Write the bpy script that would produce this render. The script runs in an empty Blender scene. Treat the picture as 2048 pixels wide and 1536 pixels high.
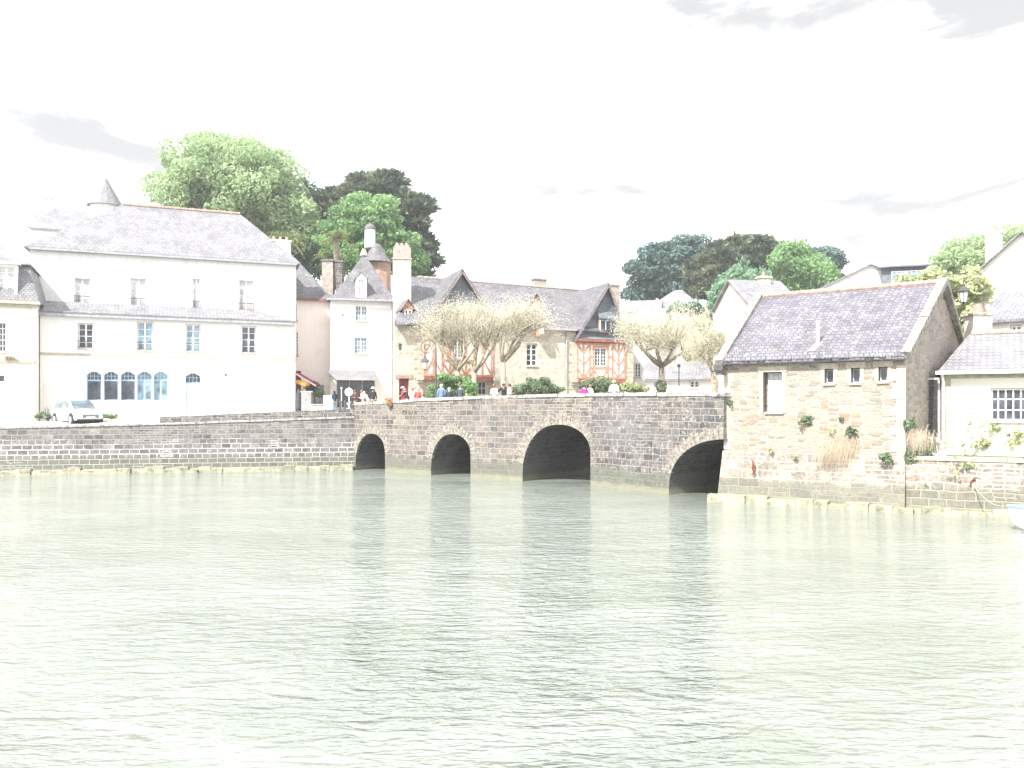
import bpy, bmesh, math, random
import numpy as np
from mathutils import Vector, Matrix
random.seed(7)
sc = bpy.context.scene
R = math.radians
# ------------------------------------------------------------------ camera
F, HZ, EYE = 1600.0, 815.0, 4.0          # focal length in px of the 2048 px photo, horizon row, eye height over the water
cam_d = bpy.data.cameras.new('camera'); cam = bpy.data.objects.new('camera', cam_d)
sc.collection.objects.link(cam); sc.camera = cam
cam.location = (0, 0, EYE); cam.rotation_euler = (R(90), 0, 0)
cam_d.sensor_width = 36; cam_d.lens = 36*F/2048; cam_d.shift_y = (HZ-768)/2048
cam_d.clip_start = .2; cam_d.clip_end = 3000
# ------------------------------------------------------------------ world
SUN_EL, SUN_AZ = 48, (-0.62, -0.785)       # elevation, horizontal direction towards the sun
w = bpy.data.worlds.new('World'); sc.world = w; w.use_nodes = True
nt = w.node_tree; bg = nt.nodes['Background']
sky = nt.nodes.new('ShaderNodeTexSky'); sky.sky_type = 'NISHITA'; sky.sun_disc = False
sky.sun_elevation = R(SUN_EL); sky.sun_rotation = math.atan2(SUN_AZ[0], SUN_AZ[1])
sky.air_density = 1.0; sky.dust_density = 3.0; sky.ozone_density = 1.0
tc = nt.nodes.new('ShaderNodeTexCoord'); mp = nt.nodes.new('ShaderNodeMapping'); mp.inputs['Scale'].default_value = (1, 1, 3.2)
no = nt.nodes.new('ShaderNodeTexNoise'); no.inputs['Scale'].default_value = 1.3; no.inputs['Detail'].default_value = 11; no.inputs['Roughness'].default_value = .62; no.inputs['Distortion'].default_value = .6
rp = nt.nodes.new('ShaderNodeValToRGB'); rp.color_ramp.elements[0].position = .3; rp.color_ramp.elements[1].position = .6
rp.color_ramp.elements[0].color = (.88, .88, .88, 1); rp.color_ramp.elements[1].color = (1, 1, 1, 1)
mx = nt.nodes.new('ShaderNodeMix'); mx.data_type = 'RGBA'
CLOUD = 11.0
n2 = nt.nodes.new('ShaderNodeTexNoise'); n2.inputs['Scale'].default_value = 4.2; n2.inputs['Detail'].default_value = 8; n2.inputs['Roughness'].default_value = .55; n2.inputs['Distortion'].default_value = .25
r2 = nt.nodes.new('ShaderNodeValToRGB'); r2.color_ramp.interpolation = 'EASE'; r2.color_ramp.elements[0].position = .34; r2.color_ramp.elements[1].position = .62
r2.color_ramp.elements[0].color = (CLOUD*.2, CLOUD*.202, CLOUD*.206, 1); r2.color_ramp.elements[1].color = (CLOUD, CLOUD, CLOUD*1.01, 1)
nt.links.new(mp.outputs[0], n2.inputs['Vector']); nt.links.new(n2.outputs['Fac'], r2.inputs[0]); nt.links.new(r2.outputs[0], mx.inputs['B'])
L = nt.links.new
L(tc.outputs['Generated'], mp.inputs[0]); L(mp.outputs[0], no.inputs['Vector']); L(no.outputs['Fac'], rp.inputs[0]); L(rp.outputs[0], mx.inputs['Factor'])
L(sky.outputs[0], mx.inputs['A']); L(mx.outputs['Result'], bg.inputs[0]); bg.inputs[1].default_value = .12
sd = bpy.data.lights.new('sun', 'SUN'); sd.energy = 4.2; sd.angle = R(.5); sd.color = (1, .96, .9)
so = bpy.data.objects.new('sun', sd); sc.collection.objects.link(so)
v = Vector((SUN_AZ[0]*math.cos(R(SUN_EL)), SUN_AZ[1]*math.cos(R(SUN_EL)), math.sin(R(SUN_EL))))
so.rotation_euler = v.to_track_quat('Z', 'Y').to_euler()
vs = sc.view_settings; vs.view_transform = 'Standard'; vs.look = 'None'; vs.gamma = 1; vs.exposure = 1.5
sc.render.engine = 'CYCLES'
sc.cycles.max_bounces = 6; sc.cycles.transparent_max_bounces = 8

# ------------------------------------------------------------------ helpers
def at(px, py, D): return Vector(((px-1024)/F*D, D, EYE+(HZ-py)/F*D))
def zat(py, D): return EYE+(HZ-py)/F*D
class Fac:                                 # a facade line on the ground plan between two image columns at known distances
    def __init__(s, pl, dl, pr, dr):
        s.a = Vector(((pl-1024)/F*dl, dl)); s.b = Vector(((pr-1024)/F*dr, dr))
        s.W = (s.b-s.a).length; s.d = (s.b-s.a)/s.W; s.rz = math.atan2(s.d.y, s.d.x)
    def u(s, px, back=0):
        k = (px-1024)/F; n = Vector((-s.d.y, s.d.x)); o = s.a+n*back
        return (k*o.y-o.x)/(s.d.x-k*s.d.y)
    def D(s, px, back=0):
        n = Vector((-s.d.y, s.d.x)); return s.a.y+n.y*back+s.d.y*s.u(px, back)
    def z(s, px, py, back=0): return zat(py, s.D(px, back))
class MB:
    def __init__(s): s.v = []; s.f = []; s.sm = False
    def face(s, pts):
        n = len(s.v); s.v += [tuple(p) for p in pts]; s.f.append(tuple(range(n, n+len(pts)))); return s
    def box(s, x0, x1, y0, y1, z0, z1):
        n = len(s.v); s.v += [(x, y, z) for z in (z0, z1) for y in (y0, y1) for x in (x0, x1)]
        s.f += [tuple(n+i for i in q) for q in ((0,2,3,1),(4,5,7,6),(0,1,5,4),(2,6,7,3),(0,4,6,2),(1,3,7,5))]; return s
    def slab(s, pts, t, up=False):         # polygon given with thickness t straight down
        n = len(s.v); k = len(pts); s.v += [tuple(p) for p in pts]+[(p[0], p[1], p[2]-t) for p in pts]
        s.f.append(tuple(range(n, n+k))); s.f.append(tuple(n+k+i for i in reversed(range(k))))
        for i in range(k): j = (i+1) % k; s.f.append((n+i, n+k+i, n+k+j, n+j))
        return s
    def prism(s, pts, vec):
        n = len(s.v); k = len(pts); s.v += [tuple(p) for p in pts]+[(p[0]+vec[0], p[1]+vec[1], p[2]+vec[2]) for p in pts]
        s.f.append(tuple(range(n, n+k))); s.f.append(tuple(n+k+i for i in reversed(range(k))))
        for i in range(k): j = (i+1) % k; s.f.append((n+i, n+k+i, n+k+j, n+j))
        return s
    def bar(s, p, q, wd, th, nrm=(0, -1, 0)):    # bar from p to q, wd wide in the plane, th thick along nrm
        p, q, m = Vector(p), Vector(q), Vector(nrm); d = (q-p).normalized(); a = d.cross(m).normalized()*wd/2; b = m*th/2
        return s.prism([p-a-b, p+a-b, p+a+b, p-a+b], q-p)
    def tube(s, path, r, n=6, cap=True):
        path = [Vector(p) for p in path]; r = r if isinstance(r, (list, tuple)) else [r]*len(path); base = len(s.v)
        prev = None
        for i, p in enumerate(path):
            d = (path[min(i+1, len(path)-1)]-path[max(i-1, 0)]).normalized()
            if prev is None: a = d.orthogonal().normalized()
            else:
                a = prev-d*prev.dot(d); a = a.normalized() if a.length > 1e-6 else d.orthogonal().normalized()
            prev = a; b = d.cross(a)
            for k in range(n):
                t = 2*math.pi*k/n; s.v.append(tuple(p+(a*math.cos(t)+b*math.sin(t))*r[i]))
        for i in range(len(path)-1):
            for k in range(n):
                q = base+i*n; s.f.append((q+k, q+(k+1) % n, q+n+(k+1) % n, q+n+k))
        if cap:
            s.f.append(tuple(base+k for k in reversed(range(n)))); s.f.append(tuple(base+(len(path)-1)*n+k for k in range(n)))
        return s
    def lathe(s, prof, c=(0, 0, 0), n=12):
        base = len(s.v)
        for r, z in prof:
            for k in range(n):
                t = 2*math.pi*k/n; s.v.append((c[0]+r*math.cos(t), c[1]+r*math.sin(t), c[2]+z))
        for i in range(len(prof)-1):
            for k in range(n):
                q = base+i*n; s.f.append((q+k, q+(k+1) % n, q+n+(k+1) % n, q+n+k))
        s.f.append(tuple(base+k for k in reversed(range(n)))); s.f.append(tuple(base+(len(prof)-1)*n+k for k in range(n)))
        return s
    def wall(s, x0, x1, z0, z1, ops=(), y=0, dep=.28, top=None):     # front wall with real recessed openings
        xs = sorted({x0, x1, *[o[0] for o in ops], *[o[1] for o in ops]}); zs = sorted({z0, z1, *[o[2] for o in ops], *[o[3] for o in ops]})
        xs = [x for x in xs if x0 <= x <= x1]; zs = [z for z in zs if z0 <= z <= z1]
        for i in range(len(xs)-1):
            for j in range(len(zs)-1):
                cx, cz = (xs[i]+xs[i+1])/2, (zs[j]+zs[j+1])/2
                if any(o[0] < cx < o[1] and o[2] < cz < o[3] for o in ops): continue
                s.face([(xs[i], y, zs[j]), (xs[i+1], y, zs[j]), (xs[i+1], y, zs[j+1]), (xs[i], y, zs[j+1])])
        for a, b, c, d in [o[:4] for o in ops]:
            s.face([(a, y, c), (a, y+dep, c), (b, y+dep, c), (b, y, c)]); s.face([(a, y, d), (b, y, d), (b, y+dep, d), (a, y+dep, d)])
            s.face([(a, y, c), (a, y, d), (a, y+dep, d), (a, y+dep, c)]); s.face([(b, y, c), (b, y+dep, c), (b, y+dep, d), (b, y, d)])
            s.face([(a, y+dep, c), (a, y+dep, d), (b, y+dep, d), (b, y+dep, c)])
        return s
    def body(s, x0, x1, dp, z0, z1, ops=(), y=0, dep=.28):
        s.wall(x0, x1, z0, z1, ops, y, dep); Y = y+dp
        s.face([(x0, y, z0), (x0, y, z1), (x0, Y, z1), (x0, Y, z0)]); s.face([(x1, y, z0), (x1, Y, z0), (x1, Y, z1), (x1, y, z1)])
        s.face([(x0, Y, z0), (x0, Y, z1), (x1, Y, z1), (x1, Y, z0)]); s.face([(x0, y, z1), (x1, y, z1), (x1, Y, z1), (x0, Y, z1)]); return s
    def build(s, name, mat, parent=None, smooth=False):
        me = bpy.data.meshes.new(name); me.from_pydata(s.v, [], s.f); me.materials.append(mat)
        if smooth: me.polygons.foreach_set('use_smooth', [True]*len(me.polygons))
        me.update()
        o = bpy.data.objects.new(name, me); sc.collection.objects.link(o)
        if parent is not None: o.parent = parent
        return o
def tag(o, label=None, cat=None, group=None, kind=None):
    if label: o['label'] = label
    if cat: o['category'] = cat
    if group: o['group'] = group
    if kind: o['kind'] = kind
    return o
def thing(name, label, cat, loc=(0, 0, 0), rz=0, group=None):
    o = bpy.data.objects.new(name, None); sc.collection.objects.link(o); o.location = loc; o.rotation_euler = (0, 0, rz)
    o.empty_display_size = .3
    return tag(o, label, cat, group)
def fthing(name, label, cat, fac, z=0, group=None): return thing(name, label, cat, (fac.a.x, fac.a.y, z), fac.rz, group)
def np_mesh(name, V, Q, mat, parent=None):
    me = bpy.data.meshes.new(name); n = len(V); k = Q.shape[1]; m = len(Q)
    me.vertices.add(n); me.vertices.foreach_set('co', V.astype(np.float32).ravel())
    me.loops.add(m*k); me.loops.foreach_set('vertex_index', Q.astype(np.int32).ravel())
    me.polygons.add(m); me.polygons.foreach_set('loop_start', np.arange(0, m*k, k, dtype=np.int32)); me.polygons.foreach_set('loop_total', np.full(m, k, dtype=np.int32))
    me.materials.append(mat); me.update(calc_edges=True); me.validate()
    o = bpy.data.objects.new(name, me); sc.collection.objects.link(o)
    if parent is not None: o.parent = parent
    return o

# ------------------------------------------------------------------ materials
class N:
    def __init__(s, name):
        s.m = bpy.data.materials.new(name); s.m.use_nodes = True; s.t = s.m.node_tree; s.b = s.t.nodes['Principled BSDF']
    def n(s, ty, **kw):
        o = s.t.nodes.new('ShaderNode'+ty)
        for k, v in kw.items(): setattr(o, k, v)
        return o
    def l(s, a, b): s.t.links.new(a, b)
    def setv(s, sock, v):
        if hasattr(v, 'is_output'): s.l(v, sock)
        elif v is not None: sock.default_value = v
    def math(s, op, a, b=0.0, c=None):
        o = s.n('Math', operation=op); s.setv(o.inputs[0], a); s.setv(o.inputs[1], b)
        if c is not None: s.setv(o.inputs[2], c)
        return o.outputs[0]
    def mix(s, f, a, b, bt='MIX'):
        o = s.n('Mix', data_type='RGBA', blend_type=bt); s.setv(o.inputs['Factor'], f)
        s.setv(o.inputs['A'], a if hasattr(a, 'is_output') else (*a, 1)); s.setv(o.inputs['B'], b if hasattr(b, 'is_output') else (*b, 1)); return o.outputs['Result']
    def noise(s, vec, scale, det=4, rough=.6, dist=0):
        o = s.n('TexNoise'); o.inputs['Scale'].default_value = scale; o.inputs['Detail'].default_value = det; o.inputs['Roughness'].default_value = rough; o.inputs['Distortion'].default_value = dist
        if vec is not None: s.l(vec, o.inputs['Vector'])
        return o.outputs['Fac'], o.outputs['Color']
    def ramp(s, f, lo, hi):
        o = s.n('MapRange'); s.l(f, o.inputs[0]); o.inputs[1].default_value = lo; o.inputs[2].default_value = hi; return o.outputs[0]
    def crv(s, f, stops):
        o = s.n('ValToRGB'); e = o.color_ramp.elements
        while len(e) < len(stops): e.new(.5)
        for q, (p, c) in zip(e, stops): q.position = p; q.color = (*c, 1)
        s.l(f, o.inputs[0]); return o.outputs[0]
    def obj(s): return s.n('TexCoord').outputs['Object']
    def wz(s):
        g = s.n('NewGeometry'); x = s.n('SeparateXYZ'); s.l(g.outputs['Position'], x.inputs[0]); return x.outputs
    def uv(s, sx=1, sz=1, dist=0, dsc=2, diag=0):       # walls: u runs along the wall, v up
        o = s.obj(); x = s.n('SeparateXYZ'); s.l(o, x.inputs[0])
        u = s.math('MULTIPLY', s.math('SUBTRACT', x.outputs[0], x.outputs[1]), .72) if diag else s.math('ADD', x.outputs[0], x.outputs[1]); c = s.n('CombineXYZ')
        s.l(s.math('MULTIPLY', u, 1/sx), c.inputs[0]); s.l(s.math('MULTIPLY', x.outputs[2], 1/sz), c.inputs[1]); v = c.outputs[0]
        if dist:
            _, col = s.noise(o, dsc, 2); a = s.n('VectorMath', operation='MULTIPLY_ADD'); s.l(col, a.inputs[0]); a.inputs[1].default_value = (dist, dist, 0); s.l(v, a.inputs[2]); v = a.outputs[0]
        return v
    def bump(s, h, st, d=.02):
        b = s.n('Bump'); b.inputs['Strength'].default_value = st; b.inputs['Distance'].default_value = d; s.l(h, b.inputs['Height']); s.l(b.outputs[0], s.b.inputs['Normal'])
    def fin(s, col, rough=.85, spec=.3):
        s.setv(s.b.inputs['Base Color'], col if hasattr(col, 'is_output') else (*col, 1)); s.setv(s.b.inputs['Roughness'], rough); s.b.inputs['Specular IOR Level'].default_value = spec; return s.m

def plain(name, col, rough=.7, var=.15, sc_=3, spec=.3, metal=0, bump=0):
    q = N(name); f, _ = q.noise(q.obj(), sc_, 5, .65)
    dark = tuple(c*(1-var*1.6) for c in col); lite = tuple(min(1, c*(1+var)) for c in col)
    c = q.mix(q.ramp(f, .3, .7), dark, lite); q.b.inputs['Metallic'].default_value = metal
    if bump: q.bump(f, bump)
    return q.fin(c, rough, spec)

def rubble(name, cols, mortar, sx, sz, mw=.06, dark=.35, tide=0, lichen=.0, bump=.6, dist=.35, diag=0):
    q = N(name); v = q.uv(sx, sz, dist, 1.6, diag)
    e = q.n('TexVoronoi', voronoi_dimensions='2D', feature='DISTANCE_TO_EDGE'); e.inputs['Randomness'].default_value = .72; q.l(v, e.inputs['Vector']); e.inputs['Scale'].default_value = 1
    c = q.n('TexVoronoi', voronoi_dimensions='2D', feature='F1'); c.inputs['Randomness'].default_value = .72; q.l(v, c.inputs['Vector']); c.inputs['Scale'].default_value = 1
    x = q.n('SeparateColor'); q.l(c.outputs['Color'], x.inputs[0])
    k = len(cols); col = q.crv(x.outputs[0], [((i)/(k-1)*.86+.07, cc) for i, cc in enumerate(cols)])
    o = q.obj(); f1, _ = q.noise(o, 9, 6, .7); col = q.mix(.55, col, q.crv(f1, [(.25, (.35, .35, .35)), (.7, (1.25, 1.25, 1.25))]), 'MULTIPLY')
    return finish_stone(q, col, q.ramp(e.outputs[0], mw*.5, mw*1.5), mortar, dark, tide, lichen, bump, o, f1)
def coursed(name, cols, mortar, bw, bh, mw=.018, dark=.35, tide=0, lichen=0, bump=.6, dist=.05, diag=0, mlow=None):
    q = N(name); v = q.uv(1, 1, dist, 1.3, diag)
    b = q.n('TexBrick'); q.l(v, b.inputs['Vector']); b.inputs['Scale'].default_value = 1; b.inputs['Brick Width'].default_value = bw; b.inputs['Row Height'].default_value = bh
    b.inputs['Mortar Size'].default_value = mw; b.inputs['Mortar Smooth'].default_value = .35; b.offset = .43; b.squash = .78; b.squash_frequency = 3
    b.inputs['Color1'].default_value = (0, 0, 0, 1); b.inputs['Color2'].default_value = (1, 1, 1, 1); b.inputs['Mortar'].default_value = (.5, .5, .5, 1)
    b2 = q.n('TexBrick'); q.l(v, b2.inputs['Vector']); b2.inputs['Scale'].default_value = 1; b2.inputs['Brick Width'].default_value = bw*.58; b2.inputs['Row Height'].default_value = bh*.5
    b2.inputs['Mortar Size'].default_value = mw*.9; b2.inputs['Mortar Smooth'].default_value = .35; b2.offset = .37; b2.squash = 1.3; b2.squash_frequency = 2
    for nm, cv in (('Color1', (0, 0, 0, 1)), ('Color2', (1, 1, 1, 1)), ('Mortar', (.5, .5, .5, 1))): b2.inputs[nm].default_value = cv
    pk, _ = q.noise(q.obj(), .33, 2); sel = q.ramp(pk, .56, .57); bcol = q.mix(sel, b.outputs['Color'], b2.outputs['Color']); bfac = q.mix(sel, b.outputs['Fac'], b2.outputs['Fac'])
    k = len(cols); col = q.crv(bcol, [(i/(k-1)*.9+.05, cc) for i, cc in enumerate(cols)])
    o = q.obj(); f1, _ = q.noise(o, 8, 6, .7); col = q.mix(.85, col, q.crv(f1, [(.3, (.35, .34, .34)), (.68, (1.35, 1.35, 1.35))]), 'MULTIPLY'); f3, _ = q.noise(o, 1.7, 7, .72, .3); col = q.mix(.8, col, q.crv(f3, [(.32, (.55, .54, .55)), (.66, (1.25, 1.25, 1.22))]), 'MULTIPLY')
    inv = q.math('SUBTRACT', 1.0, bfac)
    if mlow:                                   # pale repointed joints only in the lowest courses and in patches
        pz, _ = q.noise(o, .5, 3); mortar = q.mix(q.ramp(q.math('ADD', q.wz()[2], q.math('MULTIPLY', pz, -2.4)), .25, .75), mortar, mlow)
    return finish_stone(q, col, inv, mortar, dark, tide, lichen, bump, o, f1)
def finish_stone(q, col, stone, mortar, dark, tide, lichen, bump, o, f1):
    col = q.mix(stone, mortar, col)
    big, _ = q.noise(o, .45, 5, .65, .4); col = q.mix(q.math('MULTIPLY', q.ramp(big, .46, .7), dark), col, (.16, .155, .17))
    if lichen:
        l1, _ = q.noise(o, 5.5, 8, .75, .2); col = q.mix(q.math('MULTIPLY', q.ramp(l1, .54, .68), lichen), col, (.55, .54, .5))
    if tide:
        z = q.wz()[2]; n2, _ = q.noise(o, 1.1, 4); zz = q.math('ADD', z, q.math('MULTIPLY', n2, -.5))
        col = q.mix(q.math('MULTIPLY', q.math('SUBTRACT', 1.0, q.ramp(zz, .62, .85)), .66*tide), col, (.115, .125, .1))
        col = q.mix(q.math('MULTIPLY', q.math('SUBTRACT', 1.0, q.ramp(zz, -.1, .12)), .5*tide), col, (.27, .27, .18))
    h = q.math('ADD', q.math('MULTIPLY', stone, .8), q.math('MULTIPLY', f1, .5)); q.bump(h, bump, .04)
    return q.fin(col, .9, .2)
def slate(name, c1, c2, row=.22, lichen=.0, moss=0):
    q = N(name); o = q.obj(); x = q.n('SeparateXYZ'); q.l(o, x.inputs[0]); c = q.n('CombineXYZ')
    q.l(q.math('ADD', x.outputs[0], q.math('MULTIPLY', x.outputs[1], .35)), c.inputs[0]); q.l(q.math('MULTIPLY', x.outputs[2], 1.5), c.inputs[1])
    b = q.n('TexBrick'); q.l(c.outputs[0], b.inputs['Vector']); b.inputs['Scale'].default_value = 1; b.inputs['Brick Width'].default_value = row*1.1; b.inputs['Row Height'].default_value = row
    b.inputs['Mortar Size'].default_value = row*.1; b.inputs['Mortar Smooth'].default_value = .6; b.inputs['Color1'].default_value = (*c1, 1); b.inputs['Color2'].default_value = (*c2, 1)
    b.inputs['Mortar'].default_value = (*[v*.55 for v in c1], 1)
    f, _ = q.noise(o, .9, 6, .7); col = q.mix(.6, b.outputs['Color'], q.crv(f, [(.3, (.5, .5, .53)), (.68, (1.45, 1.43, 1.4))]), 'MULTIPLY')
    if lichen:
        l1, _ = q.noise(o, 3.2, 7, .75); col = q.mix(q.math('MULTIPLY', q.ramp(l1, .57, .66), lichen), col, (.5, .5, .44))
    if moss:
        l1, _ = q.noise(o, 1.3, 6, .7); col = q.mix(q.math('MULTIPLY', q.ramp(l1, .55, .7), moss), col, (.3, .27, .16))
    q.bump(q.math('SUBTRACT', q.math('MULTIPLY', f, .4), b.outputs['Fac']), .5, .03)
    return q.fin(col, .6, .35)
def render_mat(name, col, stain=.25, grime=(.5, .46, .4)):
    q = N(name); o = q.obj(); f, _ = q.noise(o, .8, 8, .7, .5); g, _ = q.noise(o, 14, 4)
    mp_ = q.n('Mapping'); mp_.inputs['Scale'].default_value = (2.5, 2.5, .35); q.l(o, mp_.inputs[0]); st, _ = q.noise(mp_.outputs[0], 1.4, 6, .7)
    c = q.mix(q.math('MULTIPLY', q.ramp(f, .5, .72), stain), col, grime); c = q.mix(q.math('MULTIPLY', q.ramp(st, .52, .75), stain), c, grime)
    q.bump(g, .25, .01); return q.fin(c, .9, .2)
def leafmat(name, c1, c2, c3, trans=.35):
    q = N(name); g = q.n('NewGeometry'); o = q.obj(); f, _ = q.noise(o, .35, 3, .6)
    a = q.crv(q.math('ADD', q.math('MULTIPLY', g.outputs['Random Per Island'], .45), q.math('MULTIPLY', q.ramp(f, .3, .7), .55)), [(.15, c1), (.5, c2), (.85, c3)])
    q.fin(a, .65, .25); t = q.n('BsdfTranslucent'); q.l(a, t.inputs[0]); m = q.n('MixShader'); m.inputs[0].default_value = trans
    q.l(q.b.outputs[0], m.inputs[1]); q.l(t.outputs[0], m.inputs[2]); q.l(m.outputs[0], q.t.nodes['Material Output'].inputs[0]); return q.m
def glassy(name, col, rough=.08):
    q = N(name); o = q.obj(); f, _ = q.noise(o, 1.7, 3); q.bump(f, .12, .03); c = q.mix(q.ramp(f, .35, .65), tuple(v*.5 for v in col), tuple(v*1.5 for v in col)); return q.fin(c, rough, .5)

T = {}
T['bridge'] = coursed('bridge_stone', [(.09,.082,.077), (.17,.153,.135), (.13,.118,.107), (.22,.2,.175), (.165,.132,.108), (.19,.177,.16), (.12,.108,.1)], (.3,.28,.25), .66, .3, .02, .3, 1, .35, .8, .1, 1)
T['bridge_d'] = coursed('bridge_dark_stone', [(.075,.072,.075), (.15,.138,.13), (.105,.1,.1), (.2,.185,.17)], (.27,.255,.23), .6, .31, .02, .5, 1, .6, .8, .1, 1)
T['vous'] = plain('voussoir_stone', (.24,.22,.19), .9, .5, 7, bump=.5)
T['coping'] = plain('coping_stone', (.36,.35,.325), .9, .5, 5, bump=.5)
T['intr'] = coursed('arch_lining_darkened', [(.045,.045,.048), (.08,.08,.082), (.06,.06,.066)], (.1,.1,.1), .55, .27, .02, .4, .8, 0, .7, .1)  # albedo lowered to deepen the arches: part of their shade is in the colour
T['quay'] = coursed('quay_stone', [(.11,.108,.11), (.2,.19,.182), (.155,.147,.143), (.25,.238,.22)], (.6,.58,.54), .66, .3, .028, .5, .8, .25, .6, .06, 0, (.25,.24,.23))
T['mill'] = rubble('mill_rubble', [(.21,.185,.155), (.33,.3,.25), (.3,.265,.215), (.32,.285,.235), (.3,.18,.12), (.35,.32,.27), (.24,.22,.2), (.33,.295,.24)], (.355,.33,.28), .4, .125, .07, .12, 0, .2, .7)
T['millb'] = coursed('mill_base_blocks', [(.24,.21,.175), (.33,.295,.24), (.2,.175,.155), (.35,.315,.265)], (.45,.42,.365), .85, .36, .02, .18, 1, .25, .7, .1)
T['gable'] = rubble('gable_rubble', [(.26,.22,.19), (.36,.31,.27), (.32,.27,.24), (.4,.36,.31)], (.4,.37,.33), .4, .16, .06, .3, 0, .2, .8)
T['quoin'] = plain('pale_dressed_stone', (.42,.38,.31), .9, .2, 4, bump=.4)
T['hstone'] = coursed('cream_ashlar', [(.47,.43,.35), (.54,.5,.42), (.5,.46,.39), (.58,.55,.47)], (.42,.38,.31), .7, .26, .012, .15, 0, .12, .4, .03)
T['slate'] = slate('grey_slate', (.1,.1,.112), (.15,.147,.16), .2, .3)
T['slatem'] = slate('mill_slate', (.095,.093,.115), (.15,.145,.17), .2, .5, .12)
T['slateb'] = slate('blue_hung_slate', (.12,.14,.17), (.15,.17,.2), .18, .05)
T['slatep'] = slate('pale_weathered_slate', (.15,.152,.168), (.2,.2,.215), .22, .4)
T['white'] = render_mat('white_render', (.68,.675,.66), .55)
T['cream'] = render_mat('cream_render', (.74,.7,.64), .3)
T['pink'] = render_mat('pinkish_render', (.8,.72,.67), .3)
T['timber'] = plain('red_painted_timber', (.46,.24,.165), .7, .35, 6)
T['timberd'] = plain('dark_red_beam', (.24,.09,.07), .7, .3, 6)
T['infill'] = render_mat('white_infill', (.74,.7,.65), .25, (.5,.36,.28))
T['tile'] = plain('orange_ridge_tile', (.34,.24,.2), .85, .3, 5)
T['pane'] = glassy('dark_window_pane', (.045,.055,.07))  # opaque pane; the dark of the rooms behind is put into its colour
T['paneb'] = glassy('pale_blue_glass', (.16,.24,.3))
T['curtain'] = plain('curtained_glass', (.5,.5,.5), .4, .3, 3)
T['wframe'] = plain('white_window_paint', (.75,.76,.76), .5, .1)
T['bframe'] = plain('blue_window_paint', (.3,.45,.6), .5, .1)
T['gframe'] = plain('grey_window_paint', (.4,.42,.43), .5, .15)
T['iron'] = plain('dark_iron', (.06,.06,.065), .5, .2, 8, .4)
T['zinc'] = plain('zinc_gutter', (.3,.31,.33), .45, .2, 4, .5)
T['wpipe'] = plain('white_pipe_paint', (.68,.68,.68), .5, .1)
T['dark'] = plain('dark_interior', (.035,.035,.045), .7, .4, 2)
T['maroon'] = plain('maroon_paint', (.16,.03,.035), .6, .2)
T['bark'] = plain('grey_brown_bark', (.17,.145,.115), .95, .35, 9, bump=.8)
T['barkp'] = plain('pale_lichened_bark', (.3,.27,.2), .95, .4, 11, bump=.8)
T['birchb'] = plain('white_birch_bark', (.5,.48,.44), .9, .4, 7)
T['twig'] = plain('pale_twigs', (.6,.56,.46), .9, .3, 6)
T['l_pale'] = leafmat('pale_green_leaves', (.22,.32,.17), (.36,.48,.27), (.54,.62,.4), .6)
T['l_mid'] = leafmat('fresh_green_leaves', (.11,.21,.09), (.2,.34,.15), (.31,.46,.22), .5)
T['l_deep'] = leafmat('deep_green_leaves', (.05,.11,.07), (.09,.17,.11), (.15,.25,.16), .3)
T['l_cyp'] = leafmat('cypress_foliage', (.04,.07,.06), (.08,.12,.09), (.28,.31,.18), .25)
T['l_pine'] = leafmat('pine_foliage', (.04,.09,.09), (.07,.13,.12), (.11,.18,.15), .2)
T['l_birch'] = leafmat('birch_leaves', (.1,.2,.13), (.17,.29,.19), (.28,.4,.27), .45)
T['l_cream'] = leafmat('cream_spring_buds', (.6,.58,.45), (.68,.66,.54), (.74,.72,.62), .65)
T['l_yel'] = leafmat('yellow_green_leaves', (.28,.34,.17), (.42,.46,.26), (.54,.56,.36), .4)
T['l_shrub'] = leafmat('shrub_leaves', (.09,.14,.08), (.16,.22,.13), (.3,.36,.24), .35)
T['l_dry'] = leafmat('dry_grass_blades', (.34,.27,.2), (.46,.38,.29), (.55,.48,.38), .35)
T['l_palm'] = leafmat('palm_fronds', (.1,.14,.05), (.22,.25,.09), (.42,.32,.14), .3)
# ------------------------------------------------------------------ water and ground
def water():
    q = N('river_water'); o = q.obj(); m1 = q.n('Mapping'); m1.inputs['Scale'].default_value = (1.15, 3.0, 1); m1.inputs['Rotation'].default_value = (0, 0, R(-6)); q.l(o, m1.inputs[0])
    a, _ = q.noise(m1.outputs[0], 1.5, 3, .45, .6); m2 = q.n('Mapping'); m2.inputs['Scale'].default_value = (.18, .4, 1); m2.inputs['Rotation'].default_value = (0, 0, R(14)); q.l(o, m2.inputs[0])
    b, _ = q.noise(m2.outputs[0], 1.0, 4, .55, 1.0)

    s_, _ = q.noise(m1.outputs[0], 5.0, 2, .4, .5)
    h = q.math('ADD', q.math('MULTIPLY', s_, .22), q.math('MULTIPLY', a, .8)); h = q.math('ADD', h, q.math('MULTIPLY', b, .9))
    wp, _ = q.noise(o, .055, 3, .5, .6); h = q.math('MULTIPLY', h, q.math('ADD', .28, q.ramp(wp, .4, .6))); q.bump(h, 1.0, .27)
    c = q.mix(q.ramp(b, .35, .68), (.15, .172, .152), (.19, .212, .195)); q.fin(c, .07, .5); q.b.inputs['IOR'].default_value = 1.5
    return q.m
wm = water()
tag(MB().face([(-440, -60, 0), (440, -60, 0), (440, 785, 0), (-440, 785, 0)]).build('water', wm), kind='structure')
T['paving'] = plain('pale_stone_paving', (.4,.375,.34), .9, .2, 1.2, bump=.3)
T['grass'] = plain('rough_grass', (.1,.14,.05), .95, .4, 2, bump=.5)
T['hill'] = plain('wooded_hillside', (.06,.1,.05), .95, .4, .3, bump=.5)
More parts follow.
